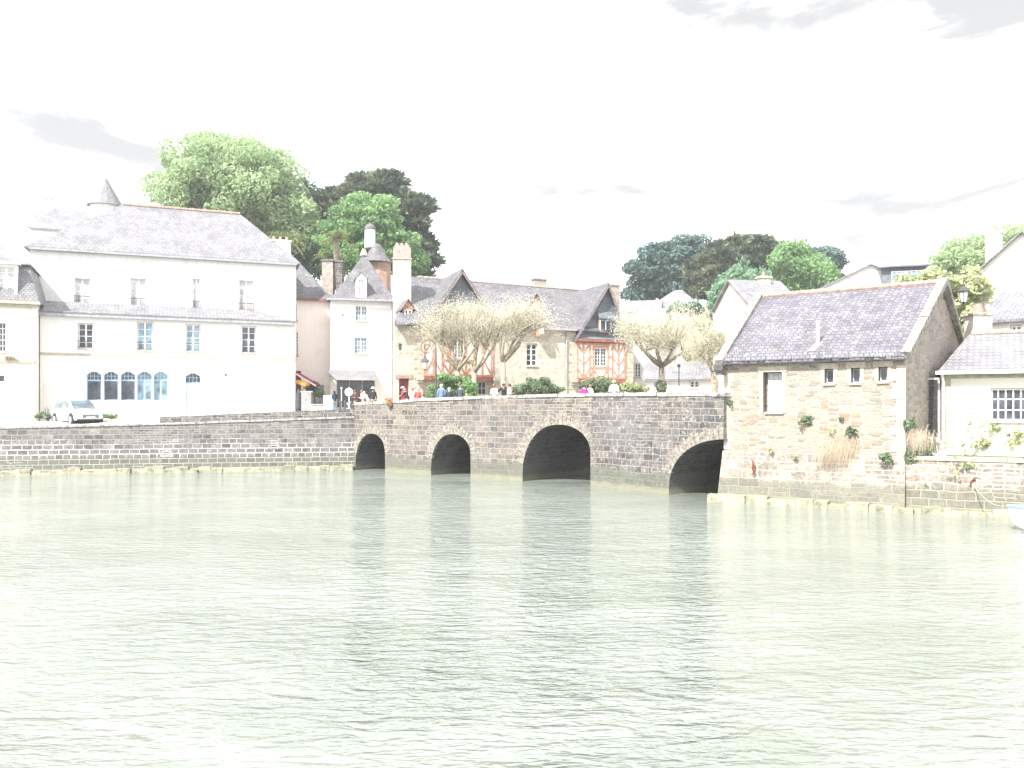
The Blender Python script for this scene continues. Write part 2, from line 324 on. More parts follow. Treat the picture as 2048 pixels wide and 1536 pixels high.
A, B, C = Vector((-10.1, 51.2)), Vector((4.1, 40.7)), Vector((8.95, 34.5))
# left bank and square: one solid slab sloping gently from the car park up to the bridge foot
g = MB(); g.slab([(-70, 44.4, 2.7), (-48, 45.9, 2.75), (-30.3, 47.6, 2.82), (-19.6, 49.6, 3.05), (-10.2, 51.5, 3.4), (-6.4, 56.2, 3.6), (3, 53.2, 3.6), (14, 51, 3.6), (30, 52, 3.6), (34, 90, 3.6), (-80, 90, 3.1)], 5)
tag(g.build('ground', T['paving']), kind='structure')
nx, ny = 90, 50
X = np.linspace(-420, 420, nx); Y = 72+np.linspace(0, 1, ny)**1.6*700; gx, gy = np.meshgrid(X, Y)
sm = np.clip((gy-76)/34, 0, 1); sm = sm*sm*(3-2*sm); hz = 2.6+sm*(9+5*np.exp(-((gx+38)/30)**2)+3*np.exp(-((gx-28)/25)**2))+np.sin(gx*.07)*sm+np.cos(gy*.05+gx*.02)*sm*.8
V = np.stack([gx, gy, hz], -1).reshape(-1, 3); idx = np.arange(nx*ny).reshape(ny, nx)
Q = np.stack([idx[:-1, :-1], idx[:-1, 1:], idx[1:, 1:], idx[1:, :-1]], -1).reshape(-1, 4)
hl = np_mesh('hill', V, Q, T['hill']); tag(hl, kind='structure'); hl.data.polygons.foreach_set('use_smooth', [True]*len(Q))
# right bank: low terrace by the water, street level behind
g = MB(); g.slab([(15.0, 31.6, 2.05), (18.6, 29.45, 2.05), (27, 24.9, 2.05), (60, 8, 2.05), (90, 8, 2.05), (90, 36, 2.05), (19.6, 36, 2.05)], 4)
tag(g.build('terrace', T['grass']), kind='structure')
g = MB(); g.slab([(15.2, 38, 3.5), (19.5, 36, 3.5), (90, 35.8, 3.5), (90, 80, 3.5), (22, 80, 3.5), (16.2, 45.5, 3.5)], 5)
tag(g.build('street', T['paving']), kind='structure')

# ------------------------------------------------------------------ bridge
class Seg:
    def __init__(s, p, q): s.a, s.b = p, q; s.W = (q-p).length; s.d = (q-p)/s.W; s.n = Vector((-s.d.y, s.d.x))
    def u(s, px): k = (px-1024)/F; return (k*s.a.y-s.a.x)/(s.d.x-k*s.d.y)
    def pt(s, u, back, z): p = s.a+s.d*u+s.n*back; return (p.x, p.y, z)
    def D(s, px): return s.a.y+s.d.y*s.u(px)
ZT = [(690, 4.3), (775, 4.42), (850, 4.56), (950, 4.64), (1180, 4.74), (1446, 4.66), (1800, 4.6)]
br = thing('stone_bridge', 'old stone bridge with four dark arches crossing the river to the mill', 'bridge', (0, 0, 0))
S1, S2 = Seg(A, B), Seg(B, C)
def pxof(p): return 1024+F*p[0]/p[1]
wallm, darkm, ring, cop = MB(), MB(), MB(), MB()
BW = 7.6
for S, arches, Wend, mbw in ((S1, [(708, 770, 867, 905), (862, 941, 868, 908), (1045, 1181, 849, 906)], S1.W, wallm), (S2, [(1338, 1556, 878, 950)], S2.W+.35, darkm)):
    info = []; lin, back, inn_ = MB(), MB(), MB()
    for pl, pr, yt, ys in arches:
        u0 = max(S.u(pl), .12); u1 = S.u(pr) if pr < 1300 else S.u(1448)*2-S.u(1338)
        pc = (pl+pr)/2 if pr < 1300 else 1446; Dm = S.D(pc); info.append((u0, u1, zat(yt, Dm), max(.5, zat(ys, Dm))))
    us = set(np.arange(0, Wend, .8).tolist()+[0, Wend])
    for u0, u1, zt, zs in info:
        us = {u for u in us if not (u0-.1 < u < u1+.1)}
        for k in range(33): us.add((u0+u1)/2-(u1-u0)/2*math.cos(math.pi*k/32))
    us = sorted(u for u in us if u <= Wend)
    def bot(u):
        for u0, u1, zt, zs in info:
            if u0-1e-6 <= u <= u1+1e-6:
                c, h = (u0+u1)/2+(u1-u0)*.07, (u1-u0)/2; left = u < c; h = c-u0 if left else u1-c; zq = .35 if left else zs; return zq+(zt-zq)*max(0, 1-(abs(u-c)/h)**(2.35 if left else 2))**(.5 if left else .46)
        return None
    zt_ = lambda u: float(np.interp(pxof(S.pt(u, 0, 0)), *zip(*ZT)))
    for a, b in zip(us[:-1], us[1:]):
        m = (a+b)/2; inn = any(i[0] < m < i[1] for i in info)
        za, zb = (bot(a), bot(b)) if inn else (-1, -1)
        lvl = 3.62
        mb = mbw
        mb.face([S.pt(a, 0, za), S.pt(b, 0, zb), S.pt(b, 0, zt_(b)-.15), S.pt(a, 0, zt_(a)-.15)])
        back.face([S.pt(b, BW, zb), S.pt(a, BW, za), S.pt(a, BW, lvl+1.0), S.pt(b, BW, lvl+1.0)])
        if inn:                                  # ring stones at the face keep the opening crisp; the lining runs through
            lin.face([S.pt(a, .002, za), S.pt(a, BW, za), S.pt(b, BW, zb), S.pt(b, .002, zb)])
        inn_.face([S.pt(a, .42, zt_(a)-.15), S.pt(b, .42, zt_(b)-.15), S.pt(b, .42, lvl), S.pt(a, .42, lvl)])
        back.face([S.pt(a, BW-.4, lvl+1), S.pt(b, BW-.4, lvl+1), S.pt(b, BW, lvl+1), S.pt(a, BW, lvl+1)])
        back.face([S.pt(a, BW-.4, lvl), S.pt(b, BW-.4, lvl), S.pt(b, BW-.4, lvl+1), S.pt(a, BW-.4, lvl+1)])
    for u0, u1, zt, zs in info:
        ring = MB()
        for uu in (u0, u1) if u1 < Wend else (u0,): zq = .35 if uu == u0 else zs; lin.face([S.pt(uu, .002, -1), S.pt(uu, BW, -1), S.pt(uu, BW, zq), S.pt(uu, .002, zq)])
        c, h = (u0+u1)/2, (u1-u0)/2; L_ = math.pi*(h+zt-zs)/2; n = max(12, int(L_/.19))
        for k in range(n):
            t0, t1 = math.pi*(k+.06)/n, math.pi*(k+.94)/n; ln = random.uniform(.42, .62) if h > 1.5 else random.uniform(.4, .5)
            def P(t, e):
                u = c-h*math.cos(t); u = min(max(u, u0+.001), u1-.001); z = bot(u); du = .02; g0, g1 = max(u-du, u0+.0005), min(u+du, u1-.0005); sx, sz = g1-g0, bot(g1)-bot(g0); q5 = math.hypot(sx, sz); return (u-sz/q5*e, z+sx/q5*e)
            q_ = [P(t0, -.0), P(t1, -.0), P(t1, ln), P(t0, ln)]; pr_ = random.uniform(.006, .022)
            if q_[0][1] < .9: continue
            if max(p[0] for p in q_) > Wend or min(p[0] for p in q_) < -.3: continue
            ring.prism([S.pt(x, -pr_, z) for x, z in q_], (S.n.x*.2, S.n.y*.2, 0))
        ring.build('arch_ring', T['vous'], br)
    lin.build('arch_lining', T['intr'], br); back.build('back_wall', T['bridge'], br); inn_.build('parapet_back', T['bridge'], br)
    u = 0
    while u < Wend-.3:
        l = random.uniform(.7, 1.25); e = min(u+l, Wend); dz = random.uniform(-.015, .015); o_ = random.uniform(.03, .07)
        z0, z1 = zt_(u)+dz, zt_(e)+dz
        cop.slab([S.pt(u+.012, -o_, z0), S.pt(e-.012, -o_, z1), S.pt(e-.012, .48, z1), S.pt(u+.012, .48, z0)], .17); u = e
wallm.build('parapet_wall', T['bridge'], br); tag(darkm.build('parapet_wall', T['bridge_d'], br), 'darker weathered stretch of wall beside the mill')
cop.build('coping', T['coping'], br)
Ce = C+S2.d*4.6; dk = MB()
dk.slab([S1.pt(-.6, .3, 3.62), S1.pt(S1.W, .3, 3.62), S2.pt(S2.W+.3, .3, 3.62), (15.0, 44.1, 3.62), (16.5, 46.5, 3.62), S2.pt(2, BW+3.5, 3.62), S2.pt(1.0, BW, 3.62), S1.pt(S1.W+.5, BW, 3.62), S1.pt(-.6, BW, 3.62)], .25)
dk.build('deck', T['paving'], br)

# ------------------------------------------------------------------ left quay wall
def blocks(mb, s, u0, u1, zt, pr=.32, dp=None):     # uneven row of weathered footing stones at the waterline
    u = u0
    while u < u1:
        l = random.uniform(.5, 1.2); e = min(u+l, u1); p = pr+random.uniform(-.09, .07); z = zt+random.uniform(-.13, .06); q = dp or pr+.02
        t = [s.pt(u+.008, -p+.05, z), s.pt(e-.008, -p+.05, z-random.uniform(-.03, .03)), s.pt(e-.02, -p+q, z+.02), s.pt(u+.02, -p+q, z+.02)]
        n = len(mb.v); mb.v += [s.pt(u, -p-.03, -1), s.pt(e, -p-.03, -1), s.pt(e, -p+q, -1), s.pt(u, -p+q, -1)]+t
        mb.f += [(n, n+1, n+5, n+4), (n+1, n+2, n+6, n+5), (n+3, n, n+4, n+7), (n+4, n+5, n+6, n+7)]; u = e
qw = thing('quay_wall', 'long grey coursed stone quay wall left of the bridge', 'wall', (0, 0, 0))
qp = [((-70, 44.1), 2.72), ((-48, 45.7), 2.78), ((-30.3, 47.4), 2.86), ((-19.9, 49.35), 3.1), ((-10.1, 51.2), 3.45)]
qm, ft, cp_, pw = MB(), MB(), MB(), MB()
for (p, za), (q, zb) in zip(qp[:-1], qp[1:]):
    s = Seg(Vector(p), Vector(q))
    qm.prism([s.pt(0, 0, -1), s.pt(s.W, 0, -1), s.pt(s.W, 0, zb-.12), s.pt(0, 0, za-.12)], (s.n.x*.9, s.n.y*.9, 0))
    blocks(ft, s, 0, s.W, .32)
    u = 0
    while u < s.W-.05:
        e = min(u+random.uniform(.8, 1.3), s.W); k0, k1 = za+(zb-za)*u/s.W, za+(zb-za)*e/s.W
        cp_.slab([s.pt(u+.01, -.05, k0), s.pt(e-.01, -.05, k1), s.pt(e-.01, .55, k1), s.pt(u+.01, .55, k0)], .12); u = e
s = Seg(Vector((-30.3, 47.4)), Vector((-10.1, 51.2))); s3 = Seg(Vector((-21.6, 49.05)), Vector((-10.15, 51.2)))
pw.prism([s3.pt(0, -.03, 3.0), s3.pt(s3.W, -.03, 3.3), s3.pt(s3.W, -.03, 3.93), s3.pt(0, -.03, 3.42)], (s3.n.x*.38, s3.n.y*.38, 0))
T['footing'] = plain('tidal_footing_stone', (.3,.29,.21), .9, .4, 3, bump=.6)
qm.build('wall', T['quay'], qw); ft.build('footing', T['footing'], qw); cp_.build('coping', T['coping'], qw); pw.build('parapet', T['bridge_d'], qw)

# ------------------------------------------------------------------ windows
def window(root, x0, x1, z0, z1, nx=2, nz=3, fm='wframe', pm='pane', y=.12, fw=.07, mw=.03, rail=False, sill=True, split=True, arch=False, name='window'):
    f = MB(); f.box(x0, x0+fw, y, y+.07, z0, z1); f.box(x1-fw, x1, y, y+.07, z0, z1); f.box(x0+fw, x1-fw, y, y+.07, z0, z0+fw); f.box(x0+fw, x1-fw, y, y+.07, z1-fw, z1)
    for i in range(1, nx):
        x = x0+(x1-x0)*i/nx; k = .05 if (split and nx % 2 == 0 and i == nx//2) else mw*.5; f.box(x-k, x+k, y+.004, y+.062, z0+fw, z1-fw)
    for j in range(1, nz): z = z0+(z1-z0)*j/nz; f.box(x0+fw, x1-fw, y+.01, y+.055, z-mw*.5, z+mw*.5)
    wo = f.build(name, T[fm], root)
    MB().box(x0+fw*.5, x1-fw*.5, y+.034, y+.044, z0+fw*.5, z1-fw*.5).build('pane', T[pm], wo)
    if rail:
        r = MB(); h = z0+(z1-z0)*.28
        for zz in (z0+.08, h): r.box(x0-.06, x1+.06, -.09, -.06, zz, zz+.035)
        k = int((x1-x0)/.11)
        for i in range(k+1): x = x0+(x1-x0)*i/k; r.box(x-.009, x+.009, -.083, -.067, z0+.08, h)
        r.build('railing', T['iron'], wo)
    if sill: MB().box(x0-.08, x1+.08, -.08, y-.004, z0-.09, z0-.003).build('sill', T['quoin'], wo)
    return wo
def roofpt(fac, px, py, z0, k, y0=0):       # where the line of sight meets a front roof slope z = z0 + k*(y-y0)
    t = y0
    for _ in range(60): t += (fac.z(px, py, t)-(z0+k*(t-y0)))/(k+.3)*.5 if k > 0 else 0
    return fac.u(px, t), t, z0+k*(t-y0)
def chimney(root, x, y, z0, z1, wx=.8, wy=.5, mat='quoin', pots=2, potm='tile', name='chimney'):
    o = MB().box(x-wx/2, x+wx/2, y-wy/2, y+wy/2, z0, z1).box(x-wx/2-.07, x+wx/2+.07, y-wy/2-.07, y+wy/2+.07, z1, z1+.14).build(name, T[mat], root)
    if pots:
        p = MB()
        for i in range(pots): p.lathe([(.13, 0), (.11, .3), (.13, .34)], (x-wx/2+wx*(i+.5)/pots, y, z1+.142), 8)
        p.build('chimney_pot', T[potm], o)
    return o
def pipe(root, x, z0, z1, y=-.1, r=.05, mat='zinc', name='downpipe'):
    return MB().tube([(x, y, z1), (x, y, z0)], r, 8).build(name, T[mat], root)

# ------------------------------------------------------------------ mill
mf = Fac(1449, 34.6, 1810, 30.9)
mill = fthing('stone_mill', 'rubble stone mill with purple-grey slate roof standing in the river at the bridge end', 'mill', mf)
def ml(p): p = Vector(p[:2])-mf.a; return (p.dot(mf.d), p.dot(Vector((-mf.d.y, mf.d.x))))
W = mf.W; RB = ml((22.1, 38.9)); LB = ml((14.9, 43.9)); RL = ml(at(1519, 600, 39.4)); RR = ml(at(1882, 572, 34.9))
ops = [(mf.u(1532)-.12, mf.u(1564), mf.z(1545, 826), mf.z(1545, 744))]
for a_, b_, t_, l_ in ((1649, 1667, 738, 768), (1702, 1720, 736, 767), (1757, 1775, 734, 764)): ops.append((mf.u(a_), mf.u(b_), mf.z(a_, l_), mf.z(a_, t_)))
ZE, ZR = 6.0, 9.3
b = MB().wall(0, W, 1.6, ZE, ops, 0, .42)
b.face([(0, 0, 1.6), (0, 0, ZE), (RL[0], RL[1], ZR-.12), (LB[0], LB[1], ZE), (LB[0], LB[1], -1), (0, 0, -1)])
b.face([(LB[0], LB[1], -1), (LB[0], LB[1], ZE), (RB[0], RB[1], ZE), (RB[0], RB[1], -1)])
b.build('wall', T['mill'], mill)
g = MB().face([(W, 0, -1), (RB[0], RB[1], -1), (RB[0], RB[1], ZE-.1), (RR[0], RR[1], ZR-.05), (W, 0, ZE-.1)]).build('gable_wall', T['gable'], mill); tag(g, 'shaded grey rubble gable end')
b = MB(); o1, o2 = .5, .06                  # battered foot in big blocks
bt = [(-o1*.6, -o1, -1), (W+.02, -o1, -1), (W+.02, .3, -1), (-o1*.6, 4.5, -1)]; tp = [(-o2, -o2, 2.15), (W+.02, -o2, 2.15), (W+.02, .3, 2.15), (-o2, 4.5, 2.15)]
n0 = len(b.v); b.v += bt+tp; b.f += [(0, 1, 5, 4), (1, 2, 6, 5), (3, 0, 4, 7), (4, 5, 6, 7)]
b.build('base', T['millb'], mill)
b = MB(); sl = Seg(Vector((0, 0)), Vector((1, 0))); blocks(b, sl, -.5, W+.35, .28, .9, .5); b.build('footing', T['footing'], mill)
rf = MB(); ov = .32; dz = ov*(ZR-ZE)/RL[1]
rf.slab([(-.1, -ov, ZE-dz+.16), (W+.1, -ov, ZE-dz+.16), (RR[0]-.1, RR[1], ZR+.14), (RL[0]+.05, RL[1], ZR+.14)], .12)
rf.slab([(RL[0]+.05, RL[1]+.005, ZR+.13), (RR[0]-.1, RR[1]+.005, ZR+.13), (RB[0], RB[1]+.3, ZE), (LB[0], LB[1]+.3, ZE)], .12)
roof = rf.build('roof', T['slatem'], mill)
# loose uneven slates along the eave, rafter ends below it
rg = MB(); x = 0
while x < W: 
    wd = random.uniform(.16, .26); d_ = random.uniform(.0, .1); rg.slab([(x, -ov-d_, ZE-dz+.185), (x+wd-.01, -ov-d_, ZE-dz+.185), (x+wd-.01, -.1, ZE+.3), (x, -.1, ZE+.3)], .03); x += wd
rg.build('eave_slates', T['slatem'], roof)
x = .2
while x < W: MB().box(x, x+.09, -.26, .05, ZE-.16, ZE-.04).build('rafter_end', T['coping'], roof); x += random.uniform(.42, .6)
rt = MB(); n = 34; P0, P1 = Vector((*RL, ZR+.16)), Vector((*RR, ZR+.16))
for i in range(n):
    a_, c_ = P0.lerp(P1, i/n+.002), P0.lerp(P1, (i+1)/n+.004); rt.tube([a_, c_], [.13, .16], 8)
rt.build('ridge_tile', T['tile'], roof)
T['verge'] = plain('lichened_verge_stone', (.29,.275,.24), .9, .45, 4, bump=.6)
for p, q, sh in (((-.12, -.42, ZE-.1), (RL[0], RL[1], ZR+.2), 0), ((W+.05, -.3, ZE), (RR[0]+.1, RR[1], ZR+.22), 0), ((RB[0]+.05, RB[1]+.2, ZE-.1), (RR[0]+.1, RR[1]+.03, ZR+.215), 0)):
    p, q = Vector(p), Vector(q); n = 9; cpn = MB()
    for i in range(n): cpn.bar(p.lerp(q, i/n+.003), p.lerp(q, (i+1)/n-.003)+Vector((0, 0, random.uniform(-.02, .02))), .3, .34, Vector((1, 0, 0)))
    cpn.build('verge_coping', T['verge'], mill)
kn = MB().box(-.35, .1, -.62, -.3, ZE-.42, ZE-.18).box(-.25, .06, -.5, -.2, ZE-.62, ZE-.42); kn.build('kneeler', T['bridge_d'], mill)
qs = MB(); z = 1.9; k = 0
while z < 5.6:
    h = random.uniform(.3, .42); wq = .5 if k % 2 else .3; qs.box(W-wq, W+.025, -.025, .3 if k % 2 else .5, z, z+h-.015); z += h; k += 1
qs.build('quoin', T['quoin'], mill); qs = MB()
z = 2.2; k = 0
while z < 5.3:
    h = random.uniform(.28, .36); wq = .42 if k % 2 else .26; qs.box(-.025, wq, -.02, .3, z, z+h-.015); z += h; k += 1
qs.build('quoin', T['quoin'], mill)
for i, (a_, b_, c_, d_) in enumerate(ops):
    ln = MB()
    ln.box(a_-.2, b_+.2, -.03, .1, d_+.003, d_+.24)
    ln.box(a_-.14, a_-.003, -.02, .1, c_, d_)
    ln.box(b_+.003, b_+.14, -.022, .1, c_, d_)
    ln.build('lintel', T['quoin'], mill)
a_, b_, c_, d_ = ops[0]; window(mill, a_+.14, b_-.02, c_+.05, d_-.02, 3, 3, 'gframe', 'curtain', .26, .06, .03, split=False)
for a_, b_, c_, d_ in ops[1:]: window(mill, a_+.02, b_-.02, c_+.03, d_-.02, 1, 1, 'gframe', 'pane', .28, .05)
x, y, z = roofpt(mf, 1636, 690, ZE+.16, (ZR-ZE)/RL[1])
vp = MB().tube([(x, y, z-.1), (x, y, z+.95)], .055, 8).tube([(x, y, z+.95), (x, y, z+1.0)], .09, 8).build('vent_pipe', T['wpipe'], roof)
MB().slab([(x-.28, y-.5, z-.5*.58+.05), (x-.05, y-.5, z-.5*.58+.05), (x+.16, y+.12, z+.12), (x-.1, y+.12, z+.12)], .02).build('flashing', T['wpipe'], vp)
o = MB(); p = at(1503, 935, mf.D(1503, -.3)); tag(MB().tube([(p.x, p.y-.05, p.z+.32), (p.x+.06, p.y-.1, p.z+.2), (p.x, p.y-.12, p.z), (p.x+.08, p.y-.1, p.z-.15), (p.x+.03, p.y-.06, p.z-.3)], [.03, .05, .045, .05, .03], 7).build('iron_hook', plain('rusty_iron', (.22,.07,.035), .9, .4, 12)), 'rusty iron hook hanging on the mill wall above the waterline', 'hook')

# ------------------------------------------------------------------ right bank: quay wall, alley gate, house
rw = thing('quay_wall', 'mossy rubble quay wall at the right below the cream house', 'wall', (0, 0, 0))
T['rquay'] = coursed('right_quay_blocks', [(.22,.2,.17), (.34,.3,.25), (.3,.22,.18), (.27,.26,.21), (.38,.35,.29)], (.5,.47,.4), .58, .31, .035, .15, 1, .2, .8, .16, 1)
qm, ft, cc = MB(), MB(), MB()
for p, q in (((14.95, 30.98), (18.6, 29.1)), ((18.6, 29.1), (27, 24.6)), ((27, 24.6), (60, 7.6))):
    s = Seg(Vector(p), Vector(q)); e0 = -.002
    qm.prism([s.pt(e0, 0, -1), s.pt(s.W, 0, -1), s.pt(s.W, 0, 2.0), s.pt(e0, 0, 2.0)], (s.n.x*.6, s.n.y*.6, 0))
    blocks(ft, s, 0, min(s.W, 14), .2, .4)
    u = 0
    while u < min(s.W, 12): l = random.uniform(.5, 1.1); cc.slab([s.pt(u+.01, -.05, 2.13), s.pt(u+l-.01, -.05, 2.13), s.pt(u+l-.01, .5, 2.13), s.pt(u+.01, .5, 2.13)], .14); u += l
qm.build('wall', T['rquay'], rw); ft.build('footing', T['footing'], rw); cc.build('coping', T['quoin'], rw)
sp_ = at(1867, 937, 30.6); tag(MB().box(-.35, .3, -.25, .25, 0, .62).box(-.4, .02, -.29, .29, .58, .78).build('stone_block', T['coping']), 'squat dark stone block on the quay edge below the downpipe', 'stone'); bpy.data.objects['stone_block'].location = (16.35, 30.95, 2.08)
hf = Fac(1884, 33.2, 2048, 31.9)
rh = fthing('cream_house', 'single storey cream riverside house with slate roof and large multi-pane window', 'house', hf)
W2 = hf.W+7; zb, ze = 2.0, 5.5
wo = (hf.u(1981), hf.u(2075), hf.z(1981, 843), hf.z(1981, 776))
MB().body(0, W2, 6, zb, ze, [wo]).build('wall', T['cream'], rh)
window(rh, wo[0]+.02, wo[1]-.02, wo[2]+.03, wo[3]-.02, 6, 3, 'wframe', 'pane', .16, .07, .05, split=False)
rf = MB(); rf.slab([(-.15, -.3, ze+.02), (W2, -.3, ze+.02), (W2, 3, ze+1.75), (1.15, 3, ze+1.75)], .1); rf.slab([(1.15, 3.004, ze+1.74), (W2, 3.004, ze+1.74), (W2, 6.3, ze), (-.15, 6.3, ze)], .1); rf.slab([(-.15, -.29, ze+.015), (1.14, 3, ze+1.735), (-.15, 6.29, ze+.0)], .1)
r_ = rf.build('roof', T['slatep'], rh); rt = MB()
for i in range(22): rt.tube([(1.2+i*.4, 3, ze+1.76), (1.2+i*.4+.39, 3, ze+1.77)], [.1, .12], 7)
rt.build('ridge_tile', T['tile'], r_)
MB().box(-.25, W2, -.46, -.3, ze-.14, ze+.0).build('gutter', T['wpipe'], rh); MB().box(-.02, W2, -.08, -.003, ze-.3, ze-.15).build('cornice', T['quoin'], rh)
MB().tube([(-.02, -.38, ze-.1), (.05, -.14, ze-.5), (.05, -.14, zb+.15)], .06, 8).build('downpipe', T['wpipe'], rh)
q_ = MB(); z = zb; k = 0
while z < ze-.4: h = .36; q_.box(-.02, .5 if k % 2 else .32, -.025, .2, z, z+h-.02); z += h; k += 1
q_.build('quoin', T['quoin'], rh)
# gate in the alley
gf = Fac(1852, 33.6, 1878, 33.4); ga = fthing('alley_gate', 'tall grey barred gate with white posts between the mill gable and cream house', 'gate', gf)
z0, z1 = 2.2, 5.25; MB().box(-.05, .03, -.05, .03, z0, z1).box(gf.W-.04, gf.W+.04, -.05, .03, z0, z1).box(.03, gf.W-.04, -.04, .02, z1-.08, z1-.01).build('frame', T['wpipe'], ga)
m = MB()
for i in range(9): x = .06+i*(gf.W-.12)/8; m.box(x-.012, x+.012, -.02, .0, z0, z1-.1)
for z in (2.4, 2.9, 3.4, 3.9, 4.4, 4.9): m.box(.03, gf.W-.04, -.032, -.021, z, z+.03)
m.build('bars', T['iron'], ga)
tag(MB().box(0, 3.2, 0, .3, 2, 4.6).build('alley_wall', T['gable']), 'dark rubble wall closing the alley behind the gate', 'wall'); o = bpy.data.objects['alley_wall']; o.location = (17.2, 35.2, 0)

# ------------------------------------------------------------------ houses behind on the right
def simple_house(name, label, pl, dl, pr, dr, zb, ze, zr, dp, wm='white', rm='slatep', wins=(), chim=(), hip=(0, 0), over=.25, group=None, front_gable=False, dorm=()):
    f = Fac(pl, dl, pr, dr); h = fthing(name, label, 'house', f, 0, group); W = f.W
    ops = [(f.u(a), f.u(b), f.z((a+b)/2, yb), f.z((a+b)/2, yt)) for a, b, yt, yb in [w_[:4] for w_ in wins]]
    bd = MB().body(0, W, dp, zb, ze, ops)
    if front_gable:
        bd.prism([(0, 0, ze), (W, 0, ze), (W/2, 0, zr)], (0, dp, 0))
        bd.build('wall', T[wm], h); rf = MB(); k = (zr-ze)/(W/2)
        rf.slab([(-over, -over, ze-over*k+.12), (W/2, -over, zr+.12), (W/2, dp+over, zr+.12), (-over, dp+over, ze-over*k+.12)], .12)
        rf.slab([(W/2+.003, -over, zr+.12), (W+over, -over, ze-over*k+.12), (W+over, dp+over, ze-over*k+.12), (W/2+.003, dp+over, zr+.12)], .12)
    else:
        m = dp/2; hl_, hr_ = hip
        if hl_ < .2: bd.prism([(0, 0, ze), (0, dp, ze), (0, m, zr)], (.05, 0, 0))
        if hr_ < .2: bd.prism([(W, 0, ze), (W, dp, ze), (W, m, zr)], (-.05, 0, 0))
        bd.build('wall', T[wm], h); rf = MB(); k = (zr-ze)/m; o = over; zo = ze-o*k+.12
        rf.slab([(-o, -o, zo), (W+o, -o, zo), (W-hr_+(o if hr_ < .2 else 0), m, zr+.12), (hl_-(o if hl_ < .2 else 0), m, zr+.12)], .12)
        rf.slab([(hl_-(o if hl_ < .2 else 0), m+.004, zr+.12), (W-hr_+(o if hr_ < .2 else 0), m+.004, zr+.12), (W+o, dp+o, zo), (-o, dp+o, zo)], .12)
        if hl_ > .2: rf.slab([(-o-.003, -o, zo), (hl_-.003, m, zr+.12), (-o-.003, dp+o, zo)], .12)
        if hr_ > .2: rf.slab([(W-hr_+.003, m, zr+.12), (W+o+.003, -o, zo), (W+o+.003, dp+o, zo)], .12)
    r_ = rf.build('roof', T[rm], h)
    for w_, (a, b, c, d) in zip(wins, ops):
        nx_, nz_ = w_[4] if len(w_) > 4 else (2, 3); window(h, a+.02, b-.02, c+.02, d-.02, nx_, nz_, w_[5] if len(w_) > 5 else 'wframe', w_[6] if len(w_) > 6 else 'pane')
    for cx, cy, c0, c1, wx, pots in chim: chimney(r_, cx, cy, c0, c1, wx, .6, 'white' if wm == 'white' else 'quoin', pots)
    return h, f, r_
h, f, r_ = simple_house('slate_house', 'small slate roofed house with pale chimney just behind the mill verge', 1500, 52, 1597, 52.5, 3, zat(608, 52), zat(558, 54), 6, 'cream', 'slatep', chim=[(2.2, 2.6, 10.5, zat(553, 54), .75, 1)])
h, f, r_ = simple_house('white_gabled_house', 'big white gabled house rising behind the mill roof', 1600, 60, 1890, 57, 3, zat(592, 58), zat(528, 58), 9, 'white', 'slatep', front_gable=True)
dm = MB(); u0, u1 = f.u(1762), f.u(1850); zz0, zz1 = f.z(1780, 575), f.z(1780, 536)
dm.box(u0, u1, -.5, 4, zz0, zz1); d_ = dm.build('dormer', T['slateb'], h)
window(d_, u0+.6, u1-.3, zz0+.1, zz1-.35, 6, 1, 'wframe', 'paneb', -.62, sill=False); MB().slab([(u0-.3, -.9, zz1+.02), (u1+.2, -.9, zz1+.02), (u1+.2, 4.2, zz1+.35), (u0-.3, 4.2, zz1+.35)], .12).build('dormer_roof', T['slateb'], d_)
h, f, r_ = simple_house('tall_pale_house', 'tall pale house with long sloping roof and chimney at the right edge', 1938, 42, 2160, 39, 3, zat(562, 42), zat(478, 42), 7, 'cream', 'slatep', wins=[(2000, 2036, 618, 652, (2, 2))], front_gable=True)
chimney(r_, f.u(1978)-.2, 3, zat(562, 42), zat(478, 45), .75, .6, 'cream', 1)
h, f, r_ = simple_house('low_slate_house', 'low house with grey slate roof between pale chimney and cream house', 1978, 37.5, 2160, 35, 3.4, zat(640, 37), zat(585, 39), 6, 'cream', 'slatep', wins=[(2020, 2044, 650, 672, (2, 2))])
cs = thing('chimney_stack', 'broad pale chimney stack with projecting cap left of the low slate house', 'chimney', (at(1956, 700, 36).x, 36, 0))
MB().box(-.42, .42, -.35, .35, 3.3, zat(632, 36)).build('shaft', T['cream'], cs); MB().box(-.54, .54, -.45, .45, zat(632, 36)+.003, zat(632, 36)+.1).build('cap', T['coping'], cs); MB().lathe([(.24, 0), (.2, .4), (.22, .45)], (0, 0, zat(632, 36)+.1), 10).build('chimney_pot', T['tile'], cs)
# ------------------------------------------------------------------ long white house on the quay (front block + taller block behind)
wf = Fac(80, 54, 590, 60.4)
wh = fthing('white_quay_house', 'long white rendered house with blue framed windows facing the quay', 'house', wf)
W = wf.W; ZE = 10.4; zb = 2.7
ops = [(wf.u(a), wf.u(b), wf.z(a, yb), wf.z(a, yt)) for a, b, yt, yb in ((156, 187, 646, 697), (274, 306, 643, 701), (372, 401, 648, 703), (483, 512, 652, 706))]
gw = [(wf.u(a), wf.u(b), wf.z(a, 801), wf.z(a, 743)) for a, b in ((173, 203), (207, 237), (241, 271), (274, 304), (307, 336))]
door = (wf.u(371), wf.u(401), wf.z(380, 834), wf.z(380, 746))
vents = [(wf.u(449), wf.u(454), wf.z(450, 753), wf.z(450, 747))]
mb = MB().wall(0, W, zb, ZE, ops+gw+[door]+vents, 0, .3); mb.face([(0, 0, zb), (0, 0, ZE), (0, 3, ZE), (0, 3, zb)]); mb.face([(W, 0, zb), (W, 3, zb), (W, 3, ZE), (W, 0, ZE)])
